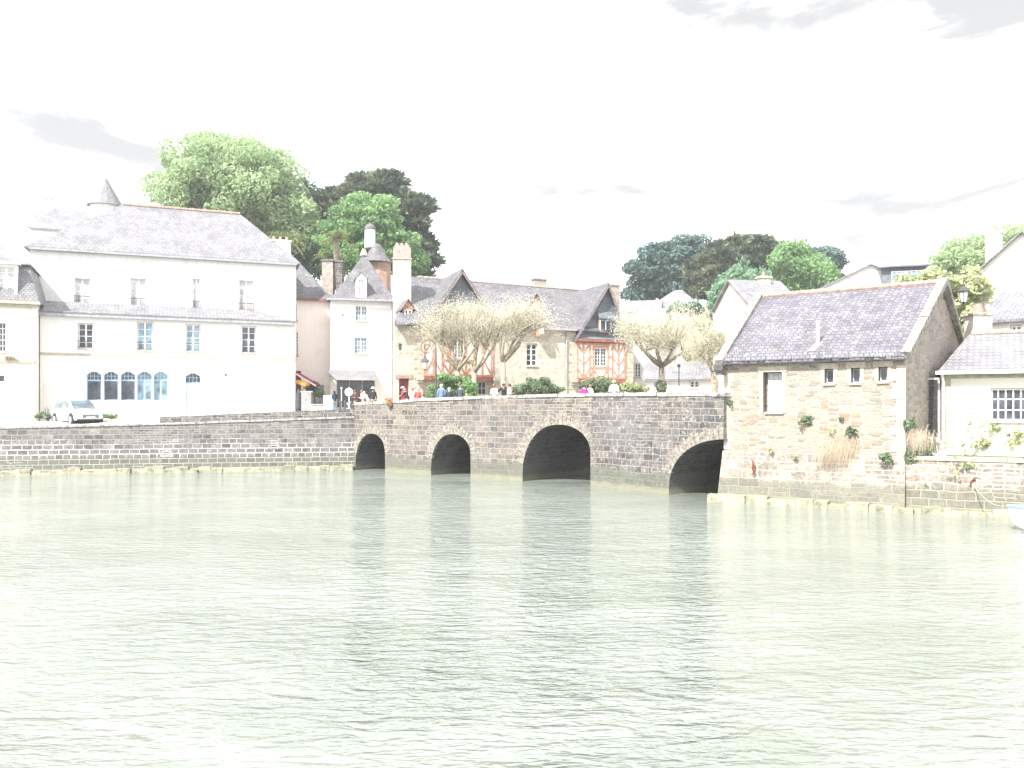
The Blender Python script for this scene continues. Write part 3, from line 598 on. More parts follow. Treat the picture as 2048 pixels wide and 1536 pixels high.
for a, b, c, d in gw+[door]:                 # segmental heads: corner pieces flush in the opening
    n = 8; rise = .26
    for sgn in (0, 1):
        pts = [((a if sgn == 0 else b), d)]
        for i in range(n+1): t = i/n*.5; x = a+(b-a)*t if sgn == 0 else b-(b-a)*t; pts.append((x, d-rise+rise*math.sin(math.pi*t)))
        mb.prism([(x, .003, z) for x, z in (pts if sgn == 0 else pts[::-1])], (0, .2, 0))
mb.build('wall', T['white'], wh)
for a, b, c, d in ops: window(wh, a+.02, b-.02, c+.02, d-.02, 2, 4, 'wframe', 'paneb' if a > 5 and a < 11 else 'pane', .16, .06, .035, rail=True)
for i, (a, b, c, d) in enumerate(gw):
    y = .205; f = MB(); f.box(a, a+.06, y, y+.06, c, d).box(b-.06, b, y, y+.06, c, d).box(a+.06, b-.06, y, y+.06, c, c+.06); zt = c+(d-c)*.7
    f.box(a+.06, b-.06, y, y+.06, zt-.05, zt+.05)
    for k in range(1, 4): x = a+(b-a)*k/4; f.box(x-.018, x+.018, y+.01, y+.05, zt+.05, d)
    f.box(a+.06, b-.06, y+.015, y+.045, (zt+d)/2-.018, (zt+d)/2+.018)
    if i > 2: f.box((a+b)/2-.05, (a+b)/2+.05, y+.004, y+.056, c+.06, zt-.05)
    wo = f.build('window', T['bframe'], wh); MB().box(a+.03, b-.03, y+.025, y+.035, c+.03, d-.01).build('pane', T['pane' if i < 3 else 'paneb'], wo)
a, b, c, d = door; zt = d-.75; y = .205
dr = MB().box(a+.04, b-.04, y, y+.05, c+.02, zt).box(a+.15, (a+b)/2-.04, y-.02, y-.001, c+.3, zt-.2).box((a+b)/2+.04, b-.15, y-.02, y-.001, c+.3, zt-.2).build('door', plain('pale_blue_door', (.55,.65,.75), .5, .1), wh)
f = MB().box(a+.02, b-.02, y, y+.06, zt+.003, zt+.08)
for k in range(1, 4): x = a+(b-a)*k/4; f.box(x-.018, x+.018, y+.01, y+.05, zt+.08, d)
f.box(a+.04, b-.04, y+.015, y+.045, zt+.4, zt+.44); wo = f.build('fanlight', T['bframe'], wh); MB().box(a+.03, b-.03, y+.025, y+.035, zt+.05, d-.01).build('pane', T['pane'], wo)
MB().box(-.1, W+.1, -.3, -.005, ZE-.2, ZE+.0).build('gutter', T['zinc'], wh)
MB().box(0, W, -.035, -.002, zat(742, 57)+.95, zat(742, 57)+1.12).build('string_course', T['quoin'], wh)
rf = MB().slab([(-.1, -.32, ZE+.1), (W+.1, -.32, ZE+.1), (W-2.6, 2.0, ZE+1.05), (-.1, 2.0, ZE+1.05)], .1).slab([(W+.1, -.31, ZE+.095), (W+.1, 2.9, ZE+.1), (W-2.6, 2.9, ZE+1.0), (W-2.597, 2.0, ZE+1.045)], .09).build('lean_to_roof', T['slatep'], wh)
pipe(wh, wf.u(556), zb, ZE-3.4, -.07, .05, 'wpipe')
# upper block
wu = Fac(60, 56.5, 592, 63); du = (wf.a-wu.a)
up = fthing('tall_white_house', 'taller white block with big slate roof rising behind the quay house', 'house', wu)
W = wu.W; zt = 15.35; zr = 19.9
tops = [(wu.u(a), wu.u(b), 10.9, wu.z(a, yt)) for a, b, yt in ((149, 180, 556), (262, 292, 556), (386, 400, 557), (478, 507, 560))]
MB().body(0, W, 9, 2.7, zt, tops).build('wall', T['white'], up)
for a, b, c, d in tops:
    wo = window(up, a+.02, b-.02, c+.02, d-.02, 2, 5, 'wframe', 'curtain', .16, .05, .03, rail=False, sill=False)
    r = MB()
    for zz in (11.5, 12.0): r.box(a-.05, b+.05, -.12, -.09, zz, zz+.05)
    for i in range(9): x = a+(b-a)*i/8; r.box(x-.012, x+.012, -.112, -.098, 11.3, 12.0)
    r.build('railing', T['iron'], wo)
rf = MB(); m = 4.5; o = .3; hr = 4.0
rf.slab([(-o, -o, zt), (W+o, -o, zt), (W-hr, m, zr), (5.5, m, zr)], .12).slab([(5.5, m+.004, zr), (W-hr, m+.004, zr), (W+o, 9+o, zt), (-o, 9+o, zt)], .12).slab([(W-hr+.003, m, zr), (W+o+.003, -o, zt), (W+o+.003, 9+o, zt)], .12).slab([(-o-.003, -o, zt), (5.497, m, zr), (-o-.003, 9+o, zt)], .12)
r_ = rf.build('roof', T['slatep'], up)
rt = MB(); n = 40
for i in range(n): x0 = 5.5+(W-hr-5.5)*i/n; rt.tube([(x0, m, zr+.02), (x0+(W-hr-5.5)/n*.96, m, zr+.03)], [.11, .13], 7)
rt.build('ridge_tile', T['tile'], r_)
for px, py in ((255, 462), (363, 470), (470, 478)):
    x, y, z = roofpt(wu, px, py, zt, (zr-zt)/m); k = (zr-zt)/m
    s_ = MB().slab([(x-.3, y-.45, z-.45*k+.1), (x+.3, y-.45, z-.45*k+.1), (x+.3, y+.45, z+.45*k+.1), (x-.3, y+.45, z+.45*k+.1)], .12).build('skylight', T['zinc'], r_)
    MB().slab([(x-.23, y-.36, z-.36*k+.125), (x+.23, y-.36, z-.36*k+.125), (x+.23, y+.36, z+.36*k+.125), (x-.23, y+.36, z+.36*k+.125)], .02).build('pane', T['pane'], s_)
chimney(r_, W-1.0, 2.2, 14, zat(476, 63), 1.5, .8, 'cream', 3)
MB().box(-.05, W+.05, -.34, -.22, zt-.2, zt-.05).build('gutter', T['zinc'], up)
# building cut by the left edge
lf = Fac(-160, 50, 71, 52.5)
lh = fthing('mansard_house', 'white house with steep slate mansard and stone cornice at the left edge', 'house', lf)
W = lf.W; o1 = [(lf.u(-18), lf.u(12), lf.z(0, 703), lf.z(0, 645)), (lf.u(-10), lf.u(9), lf.z(0, 764), lf.z(0, 750))]; zc = lf.z(60, 606)
MB().body(0, W, 9, 2.7, zc, o1).build('wall', T['cream'], lh)
window(lh, o1[0][0], o1[0][1], o1[0][2], o1[0][3], 4, 5, 'wframe', 'pane', .15, .05, .03, rail=False); window(lh, *o1[1], 1, 1, 'wframe', 'pane', .15, .04, .03)
cm = MB().box(-.1, W+.15, -.22, -.003, zc-.3, zc-.12).box(-.1, W+.3, -.38, -.003, zc-.117, zc+.05); cm.build('cornice', T['quoin'], lh); MB().box(0, W+.08, -.12, -.003, lf.z(40, 726), lf.z(40, 719)).build('string_course', T['quoin'], lh)
zm = lf.z(50, 527); mr = MB(); mr.face([(-1, -.3, zc+.05), (W+.25, -.3, zc+.05), (W-.45, .55, zm), (-1, .55, zm)]).face([(W+.25, -.3, zc+.05), (W+.25, 9, zc+.05), (W-.45, 8.2, zm), (W-.45, .55, zm)])
mr.slab([(-1, .3, zm+.02), (W-.3, .3, zm+.02), (W-2.5, 4.5, zm+1.5), (-1, 4.5, zm+1.5)], .08).slab([(W-.297, .3, zm+.02), (W-.297, 9, zm+.02), (W-2.497, 4.5, zm+1.5)], .08)
r_ = mr.build('roof', T['slatep'], lh)
a, b = lf.u(-4), lf.u(30); c, d = lf.z(10, 590), lf.z(10, 534); dm = MB().wall(a-.15, b+.15, c-.2, d+.2, [(a, b, c, d)], -.15, .2).face([(b+.15, -.15, c-.2), (b+.15, 1.2, c-.2), (b+.15, 1.2, d+.2), (b+.15, -.15, d+.2)]).slab([(a-.3, -.35, d+.3), (b+.3, -.35, d+.3), (b+.3, 1.5, d+.35), (a-.3, 1.5, d+.35)], .12).build('dormer', T['white'], lh)
window(dm, a, b, c, d, 2, 5, 'wframe', 'curtain', -.04, .06, .04, sill=False)
pipe(lh, W-.1, 2.9, zc-.3, -.12, .05, 'wpipe')
fp = MB(); 
for px in (14, 20, 26): fp.box(lf.u(px)-.12, lf.u(px)+.12, -.3, -.03, lf.z(20, 718), lf.z(20, 713))
fb = fp.build('flower_trough', T['tile'], lh)
# tower roofed house far behind
h, f, r_ = simple_house('turreted_house', 'pale house with pointed slate turret high behind the left roofs', 60, 80, 420, 86, 6, zat(455, 80), zat(412, 83), 9, 'white', 'slatep', hip=(0, 0), chim=[(.9, 4.5, 22, zat(382, 80), 1.0, 2)])
chimney(r_, f.u(306), 4.0, 22, zat(383, 82), 1.5, .8, 'white', 3)
tx = f.u(208); MB().lathe([(1.5, 6), (1.5, zat(395, 80))], (tx, 1.2, 0), 14).build('turret_wall', T['white'], h); MB().lathe([(1.8, zat(396, 80)+.003), (1.0, zat(368, 80)), (.06, zat(335, 80))], (tx, 1.2, 0), 14).build('turret_roof', T['slatep'], h)

# ------------------------------------------------------------------ pink house in the gap
pf = Fac(572, 66.5, 662, 67.5); W = pf.W
ph = fthing('pink_house', 'narrow pinkish rendered house squeezed between the white houses', 'house', pf)
zE = pf.z(640, 598); o_ = [(pf.u(588), pf.u(594), pf.z(590, 640), pf.z(590, 608)), (pf.u(589), pf.u(596), pf.z(590, 711), pf.z(590, 665)), (pf.u(592), pf.u(602), pf.z(600, 800), pf.z(600, 742)), (pf.u(622), pf.u(648), pf.z(630, 815), pf.z(630, 770))]
MB().body(0, W, 8, 2.8, zE, o_).build('wall', T['pink'], ph)
window(ph, *o_[0], 2, 5, 'wframe', 'pane', .1, .03, .03); window(ph, *o_[1], 2, 7, 'wframe', 'pane', .1, .03, .03)
MB().box(o_[2][0], o_[2][1], .2, .25, o_[2][2], o_[2][3]).build('door', T['maroon'], ph); MB().box(o_[3][0]+.02, o_[3][1]-.02, .2, .25, o_[3][2], o_[3][3]).build('shutter', T['gframe'], ph)
ap = (pf.u(578, 3), 3, pf.z(578, 503, 3))
rf = MB().slab([(-2.5, -.3, zE), (W+.2, -.3, zE), ap], .1).slab([(W+.203, -.3, zE), (W+.203, 8, zE), ap], .1).build('roof', T['slate'], ph)
MB().box(-.2, W+.2, -.42, -.3, zE-.22, zE-.06).build('gutter', T['timberd'], ph)
for px, w_, yt in ((657, .95, 524), (680, .55, 526)):
    ck = thing('stone_chimney', 'slate faced double chimney stack between the pink and white house roofs' if px == 657 else 'slim brown brick chimney just left of the dormered pyramid roof', 'chimney', (at(px, 600, 69.5).x, 69.5, 10))
    MB().box(-w_/2, w_/2, -.4, .4, 0, zat(yt, 69.5)-10).build('shaft', T['gable' if px == 657 else 'bridge_d'], ck); MB().box(-w_/2-.08, w_/2+.08, -.48, .48, zat(yt, 69.5)-9.997, zat(yt, 69.5)-9.85).build('cap', T['slate'], ck)
# ------------------------------------------------------------------ tall white house with pyramid roof
cf = Fac(661, 65, 792, 66.2); W = cf.W
ch = fthing('white_cafe_house', 'three storey white house with pyramid slate roof and cafe on the ground floor', 'house', cf)
zE = cf.z(720, 600)
o_ = [(cf.u(711), cf.u(734), cf.z(720, 641), cf.z(720, 612)), (cf.u(709), cf.u(734), cf.z(720, 707), cf.z(720, 675)), (cf.u(673), cf.u(750), cf.z(700, 816), cf.z(700, 758)), (cf.u(682.5), cf.u(688), cf.z(680, 632.5), cf.z(680, 628))]
MB().body(0, W, 7, 2.8, zE, o_).build('wall', T['white'], ch)
window(ch, o_[0][0], o_[0][1], o_[0][2], o_[0][3], 4, 3, 'wframe', 'paneb', .12, .05, .03); window(ch, *o_[1], 4, 4, 'wframe', 'paneb', .12, .05, .03)
a, b, c, d = o_[2]; window(ch, a, b, c, d, 3, 1, 'gframe', 'pane', .2, .06, .05, split=False, name='shopfront')
ap = (cf.u(728, 3), 3.2, cf.z(728, 506, 3.2))
k_ = [(-.25, -.3, zE+.05), (W+.25, -.3, zE+.05), (W+.25, 7, zE+.05), (-.25, 7, zE+.05)]
rf = MB()
for i in range(4):
    p, q_ = Vector(k_[i]), Vector(k_[(i+1) % 4]); a3 = Vector(ap); m1, m2 = p.lerp(a3, .22)-Vector((0, 0, .45)), q_.lerp(a3, .22)-Vector((0, 0, .45)); rf.face([p, q_, m2, m1]); rf.face([m1, m2, a3])
rf.face(k_[::-1])
r_ = rf.build('roof', T['slate'], ch); MB().lathe([(.35, 0), (.25, .3), (.12, .6)], (ap[0], ap[1], ap[2]-.25), 8).build('finial', T['quoin'], r_)
MB().box(-.3, W+.3, -.45, -.31, zE-.1, zE+.04).build('gutter', T['zinc'], ch); pipe(ch, W-.35, 3, zE-.1, -.09, .05, 'zinc')
a, b = cf.u(711.5), cf.u(733.5); zt, zw = cf.z(722, 556), cf.z(722, 545)
dm = MB().wall(a, b, zE+.1, zt, [(a+.22, b-.22, zE+.45, zt-.12)], -.05, .15).face([(a, -.05, zt), (b, -.05, zt), ((a+b)/2, -.05, zw)]).face([(a, -.05, zE), (a, -.05, zt), (a, 2, zt), (a, 2, zE)]).face([(b, -.05, zE), (b, 2, zE), (b, 2, zt), (b, -.05, zt)]).build('dormer', T['white'], r_)
window(ch, a+.22, b-.22, zE+.45, zt-.12, 2, 4, 'wframe', 'curtain', .03, .04, .03, sill=False)
MB().slab([(a-.1, -.15, zt-.05), ((a+b)/2, -.15, zw+.06), ((a+b)/2, 2.6, zw+.06), (a-.1, 2.6, zt-.05)], .06).slab([((a+b)/2+.002, -.15, zw+.06), (b+.1, -.15, zt-.05), (b+.1, 2.6, zt-.05), ((a+b)/2+.002, 2.6, zw+.06)], .06).build('dormer_roof', T['slateb'], ch)
# awning of the cafe
aw = thing('grey_awning', 'grey canvas awning with pale valance over the cafe shopfront', 'awning', (cf.a.x, cf.a.y, 0), cf.rz)
a, b = cf.u(658, -1.2), cf.u(750, -1.2); z1, z0 = cf.z(700, 740), cf.z(700, 755, -1.2)
MB().slab([(a, -1.3, z0), (b, -1.3, z0), (b, -.01, z1), (a, -.01, z1)], .03).build('canopy', plain('grey_canvas', (.17,.17,.18), .9, .15, 2), aw)
MB().box(a, b, -1.32, -1.303, z0-.22, z0+.0).build('valance', plain('pale_canvas', (.3,.3,.29), .9, .15, 2), aw)
MB().tube([(a+.1, -.02, z0-.3), (a+.1, -1.28, z0-.02)], .02, 5).tube([(b-.1, -.02, z0-.3), (b-.1, -1.28, z0-.02)], .02, 5).build('arm', T['iron'], aw)
# turret with cupola behind
tp = at(740, 500, 74); tw = thing('stair_turret', 'round stone stair turret with domed cap and finial behind the pyramid roof', 'tower', (tp.x, 74, 8))
zz = lambda y: zat(y, 74)-8
MB().lathe([(.95, 0), (.95, zz(527)), (1.0, zz(525)-.05)], (.98, 0, 0), 8).build('lower_wall', plain('pale_brick', (.36,.24,.18), .9, .3, 6), tw)
MB().lathe([(1.45, zz(526)), (.95, zz(512)), (.5, zz(494)), (.3, zz(488))], (.62, 0, 0), 16).build('skirt_roof', T['slate'], tw)
MB().lathe([(.5, zz(496)), (.48, zz(459))], (0, 0, 0), 14).build('shaft', T['white'], tw)
dmo = MB().lathe([(.56, zz(459)), (.56, zz(457.5)), (.45, zz(453)), (.28, zz(449)), (.05, zz(447)), (.03, zz(438))], (0, 0, 0.004), 14).build('dome', T['slate'], tw)
# big chimney between white house and timber house
ck = thing('tall_stone_chimney', 'massive tall stone chimney stack beside the half-timbered house gable', 'chimney', (at(804, 700, 60.6).x, 60.6, 3), R(8))
zz = lambda y: zat(y, 60.6)-3
MB().box(-.68, .68, -.5, .5, 0, zz(521)).build('shaft', T['hstone'], ck); MB().box(-.75, .75, -.57, .57, zz(521)+.003, zz(518)).box(-.66, .66, -.48, .48, zz(518)+.003, zz(497)).box(-.56, .56, -.42, .42, zz(497)+.003, zz(492)).build('head', T['gable'], ck)
p = MB(); [p.lathe([(.13, 0), (.11, .22)], (x, 0, zz(492)), 8) for x in (-.35, 0, .35)]; p.build('chimney_pot', T['tile'], ck)

# ------------------------------------------------------------------ half-timbered house
ef = Fac(790, 58, 1266, 65.3); W = ef.W; k = ef.u
th = fthing('half_timbered_house', 'half-timbered house of cream stone and red timber panels with twin slate-hung gables', 'house', ef)
zb = 3; EZ = lambda px, py, b=0: ef.z(px, py, b)
tA, tB, tC, tD = k(846), k(985), k(1152), k(1250); ze = EZ(1064, 652)
zbeam1, zbeam2 = EZ(915, 753), EZ(1200, 758)
wM = (k(1053), k(1075), EZ(1064, 732), EZ(1064, 687)); dL = (k(798), k(818), zb, EZ(808, 757)); slot = (k(797.5), k(804), EZ(800, 700), EZ(800, 687)); gd = (k(952), k(975), EZ(960, 800), EZ(960, 763))
b = MB(); b.wall(0, tA, zb, EZ(820, 652), [dL, slot], 0, .35); b.wall(tA, tB, zb, zbeam1-.05, [gd], .25, .3); b.wall(tB, tC, zb, ze, [wM], 0, .3); b.wall(tC, tD, zb, zbeam2-.05, [], .25, .3); b.wall(tD, W, zb, ze-.3, [], 0, .3)
for x, z in ((tA, zbeam1), (tB, zbeam1), (tC, zbeam2), (tD, zbeam2)): b.face([(x, 0, zb), (x, .25, zb), (x, .25, z), (x, 0, z)])
xl = ef.u(794, 8); b.face([(0, 0, zb), (0, 0, ze-.6), (xl, 8, ze-.6), (xl, 8, zb)]); b.face([(W, 0, zb), (W, 8, zb), (W, 8, ze-.3), (W, 0, ze-.3)]); b.face([(xl, 8, zb), (xl, 8, ze), (W, 8, ze), (W, 8, zb)])
b.build('stone_wall', T['hstone'], th)
window(th, *[v_+(.02 if i in (0, 2) else -.02) for i, v_ in enumerate(wM)], 2, 4, 'wframe', 'pane', .14, .06, .04)
window(th, gd[0], gd[1], gd[2]+.4, gd[3], 3, 2, 'wframe', 'pane', .4, .05, .03)
MB().box(dL[0]+.05, dL[1]-.05, .18, .25, dL[2], dL[3]-.05).build('door', T['maroon'], th); MB().box(dL[0]-.25, dL[1]+.25, -.06, .1, dL[3]+.003, dL[3]+.25).build('lintel', T['tile'], th)
q_ = MB(); z = zb; i = 0
while z < EZ(840, 668): q_.box(tA-(.7 if i % 2 else .45), tA-.003, -.05, .2, z, z+.33); z += .35; i += 1
q_.build('quoin', T['quoin'], th); q_ = MB(); q2 = MB(); z = zb; i = 0
while z < ze-.8: q_.box(tC-(.6 if i % 2 else .4), tC-.003, -.05, .2, z, z+.33); q2.box(tD+.003, W, -.04, .2, z, z+.33); z += .35; i += 1
q_.build('quoin', T['quoin'], th); q2.build('quoin', T['quoin'], th)
def timber_face(x0, x1, z0, z1, wins, posts, rails, braces, y=-.12):
    pn = MB().wall(x0, x1, z0, z1, wins, y+.05, .2).face([(x0, y+.05, z0), (x0, y+.05, z1), (x0, .3, z1), (x0, .3, z0)]).face([(x1, y+.05, z0), (x1, .3, z0), (x1, .3, z1), (x1, y+.05, z1)]).face([(x0, y+.05, z0), (x0, .3, z0), (x1, .3, z0), (x1, y+.05, z0)]).build('infill_panel', T['infill'], th)
    t = MB(); w_ = .15
    for x in posts: t.box(x-w_/2, x+w_/2, y, y+.049, z0, z1)
    for a, b, z in rails: t.box(a, b, y-.006, y+.047, z-w_/2, z+w_/2)
    for (xa, za), (xb, zb_) in braces: t.bar((xa, y+.026, za), (xb, y+.026, zb_), .12, .05)
    t.build('timber_frame', T['timber'], pn)
    return pn
z0, z1 = zbeam1, EZ(915, 664); H = z1-z0; zr_ = z0+H*.36
w1 = (k(904), k(926), z0+H*.42, z0+H*.86)
P = [tA+.08, k(866), k(884), k(899), k(931), k(947), k(964), tB-.08]
br1 = [((tA+.1, z0+.05), (P[1], z0+H*.42)), ((P[2], z0+.05), (P[1], z0+H*.42)), ((tA+.1, z0+H*.5), (P[1], z1-.2)), ((P[2], z0+H*.5), (P[1], z1-.2)), ((P[3], z0+.05), (P[2], z0+H*.36)), ((P[4], z0+.05), (P[5], z0+H*.36)),
       ((P[5], z0+.05), (P[6], z0+H*.45)), ((P[7], z0+.05), (P[6], z0+H*.45)), ((P[5], z0+H*.45), (P[6], z1-.2)), ((P[7], z0+H*.45), (P[6], z1-.2)), ((P[3], z0+H*.4), (P[2], z0+H*.85)), ((P[3], z0+.05), (k(915), zr_)), ((P[4], z0+.05), (k(915), zr_))]
pn = timber_face(tA, tB, z0, z1, [w1], P, [(tA, tB, z0+.09), (tA, tB, z1-.1), (P[2], P[5], zr_), (P[3], P[4], w1[3]+.1)], br1)
window(pn, *w1, 4, 5, 'wframe', 'pane', .0, .05, .03)
z0, z1 = zbeam2, EZ(1200, 686); H = z1-z0; w2 = (k(1189), k(1212), z0+H*.36, z0+H*.86)
P = [tC+.08, k(1166), k(1179), k(1186), k(1215), k(1224), k(1236), tD-.08]
br2 = []
for a, m_, c in ((P[0], P[1], P[2]), (P[5], P[6], P[7])):
    for f0, f1 in ((.0, .3), (.36, .62), (.68, .98)):
        if f0 == 0: br2 += [((a, z0+.3*H), (m_, z0+.05)), ((c, z0+.3*H), (m_, z0+.05))] if a < P[3] else [((a, z0+.3*H), (m_, z0+.05)), ((c, z0+.3*H), (m_, z0+.05))]
        else: br2 += [((a, z0+f1*H), (m_, z0+f0*H)), ((c, z0+f1*H), (m_, z0+f0*H))]
br2 += [((P[3], z0+H*.28), (k(1197), z0+.1)), ((P[4], z0+H*.28), (k(1204), z0+.1)), ((P[2], z0+.1), (P[3], z0+.25*H))]
pn = timber_face(tC, tD, z0, z1, [w2], P+[k(1201)] if 0 else P, [(tC, tD, z0+.09), (tC, tD, z1-.1), (P[2], P[5], z0+H*.3), (P[2], P[3], z0+H*.62), (P[4], P[5], z0+H*.62), (P[3], P[4], w2[3]+.1)], br2)
window(pn, *w2, 4, 5, 'wframe', 'pane', .0, .05, .03)
for q5 in ((tA-.05, tB+.05, -.28, .24, zbeam1-.32, zbeam1-.004), (tC-.05, tD+.05, -.28, .24, zbeam2-.32, zbeam2-.004), (tC-.05, tD+.15, -.4, -.02, EZ(1200, 685)+.004, EZ(1200, 679)), (tA-.05, tB+.15, -.35, -.02, EZ(915, 664)+.004, EZ(915, 658))): MB().box(*q5).build('jetty_beam', T['timberd'], th)
for x in (tA-.25, tB+.2, tC-.25, tD+.2):
    cb = MB(); zq = zbeam1 if x < tB+1 else zbeam2; cb.box(x-.28, x+.22, -.45, -.055, zq-.3, zq-.05).box(x-.22, x+.16, -.3, -.055, zq-.52, zq-.303)
    cb.build('corbel', T['quoin'], th)
T['barge'] = plain('weathered_bargeboard', (.2,.16,.165), .8, .3, 5)
# main roof with two cross gables
m = 5.2; zr = 14.1; kk = (zr-ze)/m
xr, xq = ef.u(824, m), ef.u(794, 10.4)
rf = MB().slab([(-.1, -.3, ze-.12), (W+.1, -.3, ze-.12), (W-.6, m, zr), (xr, m, zr+.35)], .14).slab([(-.103, -.3, ze-.12), (xr-.003, m, zr+.35), (xq-.003, 10.4, ze)], .12).slab([(xr, m+.004, zr+.35), (W-.6, m+.004, zr), (W+.1, 10.4, ze), (xq, 10.4, ze)], .14).slab([(W-.597, m, zr), (W+.103, -.3, ze-.12), (W+.103, 10.4, ze)], .12)
r_ = rf.build('roof', T['slate'], th)
rt = MB(); n = 42
for i in range(7, n): x0 = -.2+(W-.4)*i/n; zq = zr+.35-(.35)*i/n; rt.tube([(x0, m, zq+.03), (x0+(W-.4)/n*.94, m, zq+.04)], [.1, .13], 7)
rt.build('ridge_stone', T['gable'], r_)
for (xa, xc, xb, pya, pye, zfoot) in ((k(840), k(922), k(1000), 541, 660, 0), (k(1146), k(1213), k(1256), 568, 682, 0)):
    za = EZ(922 if xc < 10 else 1213, pya, -.3); zf = EZ(922 if xc < 10 else 1213, pye, -.3); y0 = -.42; dp = 7
    # slate-hung gable wall, slightly bell-cast
    l1, r1 = xc-(xc-xa)*.62, xc+(xb-xc)*.62; zm_ = zf+(za-zf)*.36
    gbm = MB().prism([(xa+.15, y0+.45, zf), (xb-.15, y0+.45, zf), (r1, y0+.45, zm_-.05), (xc, y0+.45, za-.25), (l1, y0+.45, zm_-.05)], (0, .3, 0)).prism([(xa+.15, y0+.12, zf-.0), (xb-.15, y0+.12, zf-.0), (xb-.2, y0+.449, zf+.5), (xa+.2, y0+.449, zf+.5)], (0, .02, 0))
    go = gbm.build('hung_gable', T['slateb'], th)
    g2 = MB(); e = .16; zl = zf-.05
    for sx, xe, xm in ((-1, xa, l1), (1, xb, r1)):
        pts = [(xe, zl), (xm, zm_), (xc, za)]
        for (x_0, z_0), (x_1, z_1) in zip(pts[:-1], pts[1:]):
            q4 = [(x_0, y0, z_0+e), (x_1, y0, z_1+e), (x_1, dp, z_1+e), (x_0, dp, z_0+e)]
            if sx > 0: q4 = [(x+.003, y, z) for x, y, z in q4]
            g2.slab(q4, .14)
    g2.build('gable_roof', T['slate'], th)
    vg = MB()
    for xe, xm in ((xa, l1), (xb, r1)): vg.bar((xm, y0+.03, zm_-.06), (xc, y0+.03, za-.1), .16, .1); vg.bar((xe, y0+.03, zl-.05), (xm, y0+.03, zm_-.06), .14, .1)
    vg.build('bargeboard', T['barge'], go)
    if xc > 10:
        a, b = k(1197), k(1219); c, d = EZ(1205, 664), EZ(1205, 641)
        f = MB().box(a-.05, b+.05, y0+.2, y0+.44, c-.06, d+.05).build('window_box', T['timber'], go); window(go, a, b, c, d, 2, 1, 'wframe', 'pane', y0+.12, .05, .04, sill=False)
        MB().slab([(a-.35, y0-.35, d+.12), (b+.35, y0-.35, d+.12), (b+.2, y0+.44, d+.75), (a-.1, y0+.44, d+.75)], .1).build('window_hood', T['slateb'], go)
for px, py, big in ((812, 625, 1), (1066, 612, 1), (1076, 655, 0)):
    x, y, z = roofpt(ef, px, py, ze, kk); s_ = .8 if big else .5
    d_ = MB().box(x-s_*.45, x+s_*.45, y-.6, y+1.2, z-.7, z+.2).face([(x-s_*.55, y-.62, z+.2), (x+s_*.55, y-.62, z+.2), (x, y-.62, z+.85)]).build('roof_dormer', T['timber'], r_)
    window(th, x-s_*.33, x+s_*.33, z-.55, z+.12, 2, 2, 'wframe', 'pane', y-.68, .04, .03, sill=False)
    MB().slab([(x-s_*.7, y-.8, z+.12), (x, y-.8, z+.95), (x, y+2, z+.95), (x-s_*.7, y+2, z+.12)], .07).slab([(x+.002, y-.8, z+.95), (x+s_*.7, y-.8, z+.12), (x+s_*.7, y+2, z+.12), (x+.002, y+2, z+.95)], .07).build('dormer_roof', T['slate'], th)
chimney(r_, ef.u(1080, m+1), m+1.2, 12, ef.z(1080, 560, m+1), 1.15, .7, 'gable', 0)
chimney(r_, ef.u(1222, 6)+.3, 6, 12, ef.z(1222, 572, 6), .8, .6, 'gable', 0)
pipe(th, k(1132), zb, ze-.2, -.1, .06); MB().box(k(985), k(1150), -.44, -.31, ze-.28, ze-.13).build('gutter', T['zinc'], th)
MB().slab([(-.12, -.6, EZ(820, 652)), (tA, -.6, EZ(845, 645)), (tA, .6, EZ(845, 645)+1.0), (.3, .6, EZ(820, 652)+1.0)], .12).build('lean_to_roof', T['slate'], th)

# ------------------------------------------------------------------ houses seen right of the timber house
simple_house('low_white_cottage', 'low white cottage with long slate roof and dark square window behind the bridge', 1293, 58, 1424, 57, 3, zat(757, 57.5), zat(727, 60), 5, 'white', 'slatep', wins=[(1380, 1398, 761, 776, (2, 2)), (1308, 1314, 764, 776, (1, 1))], over=.3)
simple_house('narrow_white_house', 'narrow white house with tall paned window next to the timber house', 1262, 70, 1310, 69, 3, zat(650, 70), zat(620, 72), 6, 'white', 'slatep', wins=[(1268, 1281, 727, 755, (2, 4))])
simple_house('hill_house', 'white house with grey slate roof and attic windows above the bare trees', 1238, 92, 1318, 91, 6, zat(624, 92), zat(602, 95), 8, 'white', 'slatep', wins=[(1253, 1268, 628, 636, (3, 1)), (1273, 1285, 628, 636, (2, 1))])
simple_house('hipped_hill_house', 'pale house with hipped slate roof below the dark pines', 1295, 96, 1400, 94, 6, zat(618, 96), zat(584, 100), 9, 'cream', 'slatep', hip=(2.6, 2.6), chim=[(2.2, 1.5, 14, zat(604, 96), 1.0, 0)])
simple_house('garden_house', 'small house with dark hedge and grey roof behind the bare trees', 1352, 84, 1412, 83, 6, zat(640, 84), zat(622, 86), 5, 'cream', 'slatep')
